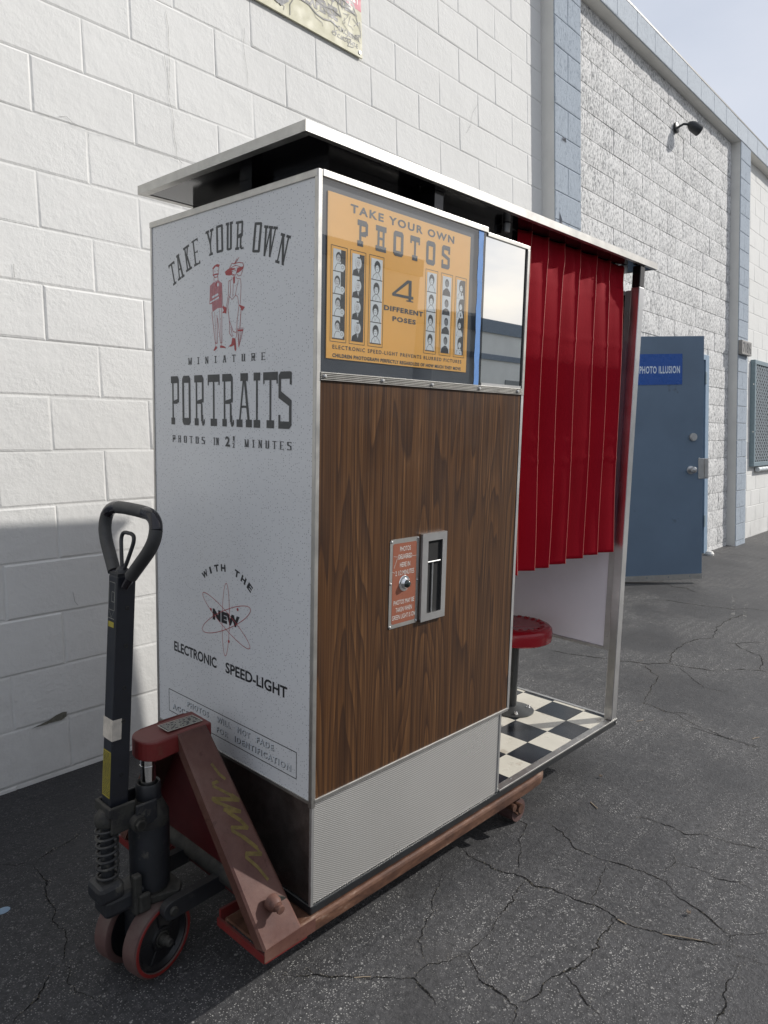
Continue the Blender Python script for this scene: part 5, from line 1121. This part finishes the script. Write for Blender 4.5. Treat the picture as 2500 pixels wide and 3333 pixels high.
b = jb(); b.prism([(-.150, .130), (-.150, .160), (-.036, .1635), (.005, .1635), (.005, .130)], 'y', -.0135, -.0122); b.build('weld_plate', 'jack_red_leg', PJ)
# dark red face plate between the legs
b = jb(); q0, q1 = .012, .285
b.hexa([(-.085, .03, .165), (-.085, 2*VC-.03, .165), (-.078, 2*VC-.03, .165), (-.078, .03, .165), (-.115, .295, .575), (-.115, 2*VC-.295, .575), (-.108, 2*VC-.295, .575), (-.108, .295, .575)])
b.build('face_plate', 'jack_inner_red', PJ)
b = jb(); b.cyl((-.075, .03, .205), (-.075, 2*VC-.03, .205), .030, 22); b.build('torsion_tube', 'jack_grime', PJ, smooth=True)
# head cap over the piston: rounded nose, flat top
b = jb(); prof = []
cu, hw = -.236, .050
for k in range(13): a = PI/2+PI*k/12; prof.append((cu+hw*.80*math.cos(a), VC+hw*math.sin(a)))
prof += [(-.150, VC-hw), (-.092, VC-hw), (-.088, VC+hw), (-.150, VC+hw)]
top = [(p[0], p[1], .595+(.006 if p[0] > -.2 else 0)) for p in prof]; bot_ = [(p[0], p[1], .5465+.02*max(0, (p[0]+.2)/.11)) for p in prof]; n = len(prof)
b.add(bot_+top, [tuple(range(n)), tuple(range(2*n-1, n-1, -1))]+[(i, (i+1) % n, n+(i+1) % n, n+i) for i in range(n)])
cap_ = b.build('head_cap', 'jack_red', PJ, bevel=.004)
F = Flat((0, 0, .6000), (0, -1, 0), (1, 0, 0), .0, JO)
F.ax = Vector((1, 0, 0)); F.ay = Vector((0, 1, 0)); F.n = Vector((0, 0, 1))
def tilt(F):
    for i, p in enumerate(F.mb.v):
        pass
    return F
F.m(0).poly([(-.205, VC-.030), (-.105, VC-.030), (-.105, VC+.020), (-.205, VC+.020)]); F.m(1).poly([(-.2025, VC-.0275), (-.1075, VC-.0275), (-.1075, VC+.0175), (-.2025, VC+.0175)])
rr_ = random.Random(6); F.m(0)
for k in range(7):
    y = VC-.024+k*.0058; x = -.199
    while x < -.112:
        l_ = rr_.uniform(.006, .022); F.rect(x, min(x+l_, -.110), y, y+.0022); x += l_+rr_.uniform(.002, .009)
so__ = F.build('capacity_sticker', ['sticker_white', 'jack_black'], cap_); so__.location.z += .0038
# pump: piston, collar, body, base
PU = (-.243, VC)
b = jb(); b.cyl((*PU, .44), (*PU, .552), .0185, 28).cyl((*PU, .520), (*PU, .5235), .0192, 28); b.build('piston', 'chrome', PJ, smooth=True)
b = jb(); b.lathe((*PU, 0), (0, 0, 1), [(.43, .020), (.470, .021), (.477, .024), (.479, .028), (.474, .0305), (.445, .0305), (.440, .031), (.436, .0)], 32); b.build('pump_collar', 'jack_black', PJ, smooth=True)
b = jb(); b.lathe((*PU, 0), (0, 0, 1), [(.2, .0), (.2001, .044), (.215, .047), (.385, .0485), (.400, .0485), (.428, .035), (.437, .032), (.440, 0)], 32); b.build('pump_cylinder', 'jack_grime', PJ, smooth=True)
b = jb(); b.lathe((*PU, 0), (0, 0, 1), [(.212, .0), (.2121, .0478), (.375, .0494), (.3751, .0)], 32); b.build('cylinder_sleeve', 'jack_black', PJ, smooth=True)
b = jb(); b.lathe((*PU, 0), (0, 0, 1), [(.145, .0), (.1451, .040), (.175, .043), (.178, .036), (.200, .040), (.203, 0)], 28); b.build('pump_base_ring', 'jack_grime', PJ, smooth=True)
b = jb(); b.box(-.375, -.235, VC-.034, VC+.034, .185, .236); b.box(-.390, -.325, VC-.036, VC+.036, .226, .272); b.build('pump_block', 'jack_black', PJ, bevel=.012)
b = jb(); b.box(-.310, -.290, VC-.050, VC-.030, .175, .275).box(-.300, -.272, VC-.058, VC-.044, .180, .225); b.build('release_valve', 'jack_grime', PJ, bevel=.004)
# spring plunger
SPu = (-.352, VC)
b = jb(); b.cyl((*SPu, .27), (*SPu, .425), .0155, 18); b.build('pump_plunger', 'jack_black', PJ, smooth=True)
pts = []; turns = 7.5
for i in range(int(turns*18)+1):
    a = 2*PI*i/18; q = i/(turns*18); pts.append((SPu[0]+.0245*math.cos(a), SPu[1]+.0245*math.sin(a), .276+.140*(q if q > .12 else q*.55)))
b = jb(); b.tube(pts, .0034, 8); b.build('coil_spring', 'jack_black', PJ, smooth=True)
b = jb(); b.lathe((*SPu, 0), (0, 0, 1), [(.412, .0), (.4121, .026), (.418, .028), (.432, .027), (.448, .016), (.452, .0)], 24); b.build('spring_cap', 'jack_grime', PJ, smooth=True)
# tiller: square tube leaning a touch towards the booth, with its yoke
TB = Vector((-.332, VC+.004, .452)); TT = Vector((-.300, VC+.004, 1.006)); ax_ = (TT-TB).normalized(); hw_ = .0235
def tp_(h, du, dv): q = (h-TB.z)/(TT.z-TB.z); return TB+(TT-TB)*q+Vector((du, dv, 0))
def tbox(b, h0, h1, a0, a1, c0, c1): return b.hexa([tp_(h0, a0, c0), tp_(h0, a1, c0), tp_(h0, a1, c1), tp_(h0, a0, c1), tp_(h1, a0, c0), tp_(h1, a1, c0), tp_(h1, a1, c1), tp_(h1, a0, c1)])
til = tbox(jb(), .452, 1.006, -.020, .026, -.023, .020).build('tiller_tube', 'tiller_black', PJ, bevel=.003)
tbox(jb(), 1.0062, 1.012, -.019, .025, -.022, .019).lathe((-.298, VC+.002, 1.012), (0, 0, 1), [(0, .016), (.006, .014), (.012, .008), (.013, 0)], 16).build('tiller_cap', 'jack_black', PJ)
for h_ in (.53, .66, .74, .84, .93):
    b = jb(); b.lathe(tp_(h_, .006, -.0232), (0, -1, 0), [(0, .0052), (.0012, .0052), (.0015, .0030), (.0002, .0028)], 12); b.build('bolt_hole', 'jack_grime', til)
b = jb()
tbox(b, .438, .462, -.030, -.0205, -.040, .036); tbox(b, .395, .462, -.022, .036, -.040, -.031); tbox(b, .395, .462, -.022, .036, .029, .038)
b.build('tiller_yoke', 'jack_grime', PJ, bevel=.003)
b = jb(); b.cyl((-.297, VC-.066, .410), (-.297, VC+.066, .410), .0085, 16).cyl((-.297, VC-.058, .410), (-.297, VC-.034, .410), .0185, 22).cyl((-.297, VC-.066, .410), (-.297, VC-.0582, .410), .0125, 6); b.build('yoke_bolt', 'jack_grime', PJ, smooth=True)
for s_ in (-1, 1): y0 = VC+s_*.0435; jb().box(-.300, -.245, y0-.0035, y0+.0035, .395, .452).build('pump_lug', 'jack_black', PJ, bevel=.003)
# stickers on the tiller's left face (u-) : arrow label, tape wrap, yellow warning label
def tiller_flat(h0, h1, c0, c1, mat, name, off=.0205):
    b = jb(); b.add([tp_(h0, -off, c1), tp_(h0, -off, c0), tp_(h1, -off, c0), tp_(h1, -off, c1)], [(0, 1, 2, 3)]); return b.build(name, mat, til)
tiller_flat(.478, .590, -.020, .017, 'sticker_yellow', 'warning_label')
b = jb(); rr_ = random.Random(9)
for k in range(26):
    h_ = .482+k*.0041; c = .014
    while c > -.017:
        l_ = rr_.uniform(.003, .009); c2 = max(-.018, c-l_); 
        b.add([tp_(h_, -.0207, c), tp_(h_, -.0207, c2), tp_(h_+.0022, -.0207, c2), tp_(h_+.0022, -.0207, c)], [(0, 1, 2, 3)]); c = c2-rr_.uniform(.001, .003)
b.build('label_print', 'jack_black', til)
b = jb(); tbox(b, .618, .668, -.0212, .002, -.0238, .0205); b.build('torn_tape', 'tape_cream', til)
b = jb(); W_ = lambda h0, h1, c0, c1: b.add([tp_(h0, -.0206, c1), tp_(h0, -.0206, c0), tp_(h1, -.0206, c0), tp_(h1, -.0206, c1)], [(0, 1, 2, 3)])
for (h0, h1, c0, c1) in ((.990, .9908, -.014, .014), (.925, .9258, -.014, .014), (.925, .990, .0132, .014), (.925, .990, -.014, -.0132), (.968, .9688, -.012, .0), (.945, .9458, -.012, .0), (.945, .968, -.0, .0008), (.945, .968, -.0125, -.0117), (.905, .9058, -.014, .014)): W_(h0, h1, c0, c1)
for sg in (-1, 1): b.add([tp_(.922, -.0206, sg*.010), tp_(.922, -.0206, sg*.0092), tp_(.908, -.0206, -.0004), tp_(.908, -.0206, .0004)], [(0, 1, 2, 3)])
b.build('direction_symbol', 'sticker_white', til)
tiller_flat(.885, .898, -.013, .013, 'sticker_yellow', 'yellow_tab')
# D handle
HC = VC-.003; UH = lambda h: -.300+.030*(h-1.006)/.17
ctrl = [(.019, .982), (.040, 1.008), (.072, 1.042), (.101, 1.074), (.117, 1.104), (.114, 1.134), (.092, 1.151), (.055, 1.156), (.0, 1.157)]
ctrl = ctrl+[(-a, z) for a, z in reversed(ctrl[:-1])]
def smooth_path(c, n=5):
    out = []
    for i in range(len(c)-1):
        p0 = c[max(i-1, 0)]; p1 = c[i]; p2 = c[i+1]; p3 = c[min(i+2, len(c)-1)]
        for k in range(n):
            t = k/n; out.append(tuple(.5*((2*b_)+(c_-a_)*t+(2*a_-5*b_+4*c_-d_)*t*t+(-a_+3*b_-3*c_+d_)*t**3) for a_, b_, c_, d_ in zip(p0, p1, p2, p3)))
    out.append(c[-1]); return out
hp = [(UH(z)+.0, HC+a, z) for a, z in smooth_path(ctrl)]
n_ = len(hp); i0, i1 = int(n_*.07), int(n_*.93)
for seg in (hp[:i0+1], hp[i1:]): jb().tube(seg, .0105, 14).build('handle_stub', 'grip_black', PJ, smooth=True)
b = jb(); b.tube(hp[i0:int(n_*.31)+1], .0150, 18); b.build('handle_grip', 'grip_grey', PJ, smooth=True)
b = jb(); b.tube(hp[int(n_*.31):int(n_*.43)+1], .0148, 18); b.build('handle_bend', 'grip_black', PJ, smooth=True)
b = jb(); b.tube(hp[int(n_*.43):int(n_*.57)+1], .0150, 18); b.build('handle_grip', 'grip_grey', PJ, smooth=True)
b = jb(); b.tube(hp[int(n_*.57):int(n_*.71)+1], .0148, 18); b.build('handle_bend', 'grip_black', PJ, smooth=True)
b = jb(); b.tube(hp[int(n_*.71):i1+1], .0150, 18); b.build('handle_grip', 'grip_grey', PJ, smooth=True)
rc_ = [(.002, 1.014), (.012, 1.036), (.022, 1.062), (.029, 1.085), (.025, 1.098), (.012, 1.102), (.0, 1.102)]; rc_ = rc_+[(-a, z) for a, z in reversed(rc_[:-1])]
b = jb(); b.tube([(UH(z), HC+a, z) for a, z in smooth_path(rc_)], .0046, 12); b.build('release_lever', 'jack_black', PJ, smooth=True)
# steering wheels, turned about twelve degrees
AL = math.radians(12.2); axl = Vector((math.sin(AL), -math.cos(AL), 0)); fw = Vector((math.cos(AL), math.sin(AL), 0)); WC = Vector((-.262, VC+.002, .0925)); WR = .0915
for s_ in (1, -1):
    c_ = WC+axl*.0510*s_; b = jb(); d_ = axl*s_
    b.lathe(c_-d_*.023, d_, [(0, WR-.016), (.0, WR-.006), (.003, WR-.001), (.006, WR), (.040, WR), (.043, WR-.001), (.046, WR-.006), (.046, WR-.0135), (.042, WR-.015)], 56)
    wh = b.build('steer_wheel', 'tread_dusty', PJ, smooth=True)
    b = jb(); b.lathe(c_-d_*.023, d_, [(.0458, WR-.0055), (.0466, WR-.0060), (.0466, WR-.0132), (.0420, WR-.0145)], 56); b.build('tyre_edge', 'tread_red', wh, smooth=True)
    b = jb(); b.lathe(c_-d_*.021, d_, [(0, 0), (.001, WR-.015), (.040, WR-.015), (.041, WR-.020), (.036, WR-.023), (.031, WR-.028), (.031, .034), (.033, .030), (.038, .028), (.0385, .022), (.033, .020), (.033, .0)], 48); b.build('wheel_hub', 'hub_black', wh, smooth=True)
    b = jb()
    for k in range(5):
        a = .45+k*2*PI/5; rd = fw*math.cos(a)+Vector((0, 0, 1))*math.sin(a); tn = (d_).cross(rd)
        p0 = c_+d_*.0095+rd*.028; p1 = c_+d_*.0095+rd*(WR-.027); h_ = tn*.0035
        b.hexa([p0-h_, p0+h_, p1+h_, p1-h_, p0-h_*.6+d_*.0035, p0+h_*.6+d_*.0035, p1+h_*.6+d_*.0035, p1-h_*.6+d_*.0035])
    b.build('wheel_rib', 'hub_black', wh)
    b = jb(); b.lathe(c_+d_*.012, d_, [(0, .020), (.007, .020), (.0075, .017), (.004, .0165), (.004, .013), (.0085, .0125), (.020, .0125), (.022, .010), (.032, .010), (.034, .008), (.034, 0)], 24); b.build('axle_nut', 'jack_grime', wh, smooth=True)
b = jb(); b.cyl(WC+axl*.03, WC-axl*.03, .016, 16); b.box(-.30, -.225, VC-.026, VC+.026, .085, .187); b.build('steer_axle', 'jack_black', PJ)
b = jb(); b.prism([(-.300, VC-.038), (-.200, VC-.068), (-.178, VC-.04), (-.178, VC+.04), (-.200, VC+.068), (-.300, VC+.038)], 'z', .186, .203); b.build('chassis_plate', 'jack_grime', PJ, bevel=.003)
# link arms from the chassis to the fork heels
for s_ in (-1, 1):
    v0 = VC+s_*.072; v1 = VC+s_*.095; y0, y1 = min(v0, v1), max(v0, v1); b = jb()
    A_ = (-.236, .176); B_ = (-.02, .186); d2 = Vector((B_[0]-A_[0], B_[1]-A_[1])).normalized(); n2 = Vector((-d2.y, d2.x)); prof = []
    for k in range(9): a = PI/2+PI*k/8; prof.append(tuple(Vector(A_)+d2*.024*math.cos(a)+n2*.024*math.sin(a)))
    prof += [tuple(Vector(B_)-n2*.022), tuple(Vector(B_)+n2*.022)]
    b.prism(prof, 'y', y0, y1); b.build('link_arm', 'jack_black', PJ, bevel=.002)
    b = jb(); b.lathe((A_[0]+.002, VC+s_*.095, A_[1]), (0, s_, 0), [(0, .0115), (.005, .0115), (.008, .009), (.0085, 0)], 18); b.build('link_pin', 'jack_grime', PJ, smooth=True)
    b = jb(); vv = -.002 if s_ < 0 else 2*VC+.002
    b.lathe((-.098, vv+.034*(-s_), .238), (0, s_, -.12), [(0, .019), (.016, .0185), (.026, .013), (.027, .0095), (.034, .0095), (.036, .0108), (.041, .010), (.042, 0)], 20); b.build('side_stud', 'jack_red_leg', PJ, smooth=True)
# yellow spray scribble down the near leg
def leg_pt(a, q): # a across (0..1), q down (0..1)
    u0 = -.190+(-.150+.190)*q; u1 = -.108+(-.036+.108)*q; return Vector((u0+(u1-u0)*a, .282-.2945*q, .5985-.439*q))
# marks read off the photo: x, y as fractions across and down the leg
sc_pts = [(.62, .18), (.70, .235), (.80, .262), (.42, .262), (.40, .275), (.78, .345), (.90, .375), (.24, .325), (.26, .335), (.30, .345), (.55, .385), (.80, .425), (.42, .39), (.50, .41), (.70, .46), (.80, .505), (.42, .475), (.40, .49), (.60, .535), (.80, .60), (.84, .635), (.50, .605), (.46, .62), (.62, .68), (.72, .745)]
nrm = Vector((0, -.439, .2945)).normalized(); b = jb(); rr_ = random.Random(3)
for (a0, q0), (a1, q1) in zip(sc_pts[:-1], sc_pts[1:]):
    p, q = leg_pt(a0, q0), leg_pt(a1, q1); d_ = (q-p)
    if d_.length < 1e-5: continue
    d_.normalize(); n3 = nrm.cross(d_)*rr_.uniform(.0028, .0050); off = nrm*(.0007+rr_.uniform(0, .0004)); e3 = d_*.0025
    b.add([p-e3-n3+off, p-e3+n3+off, q+e3+n3+off, q+e3-n3+off], [(0, 1, 2, 3)])
b.build('spray_scribble', 'spray_yellow', lg1)
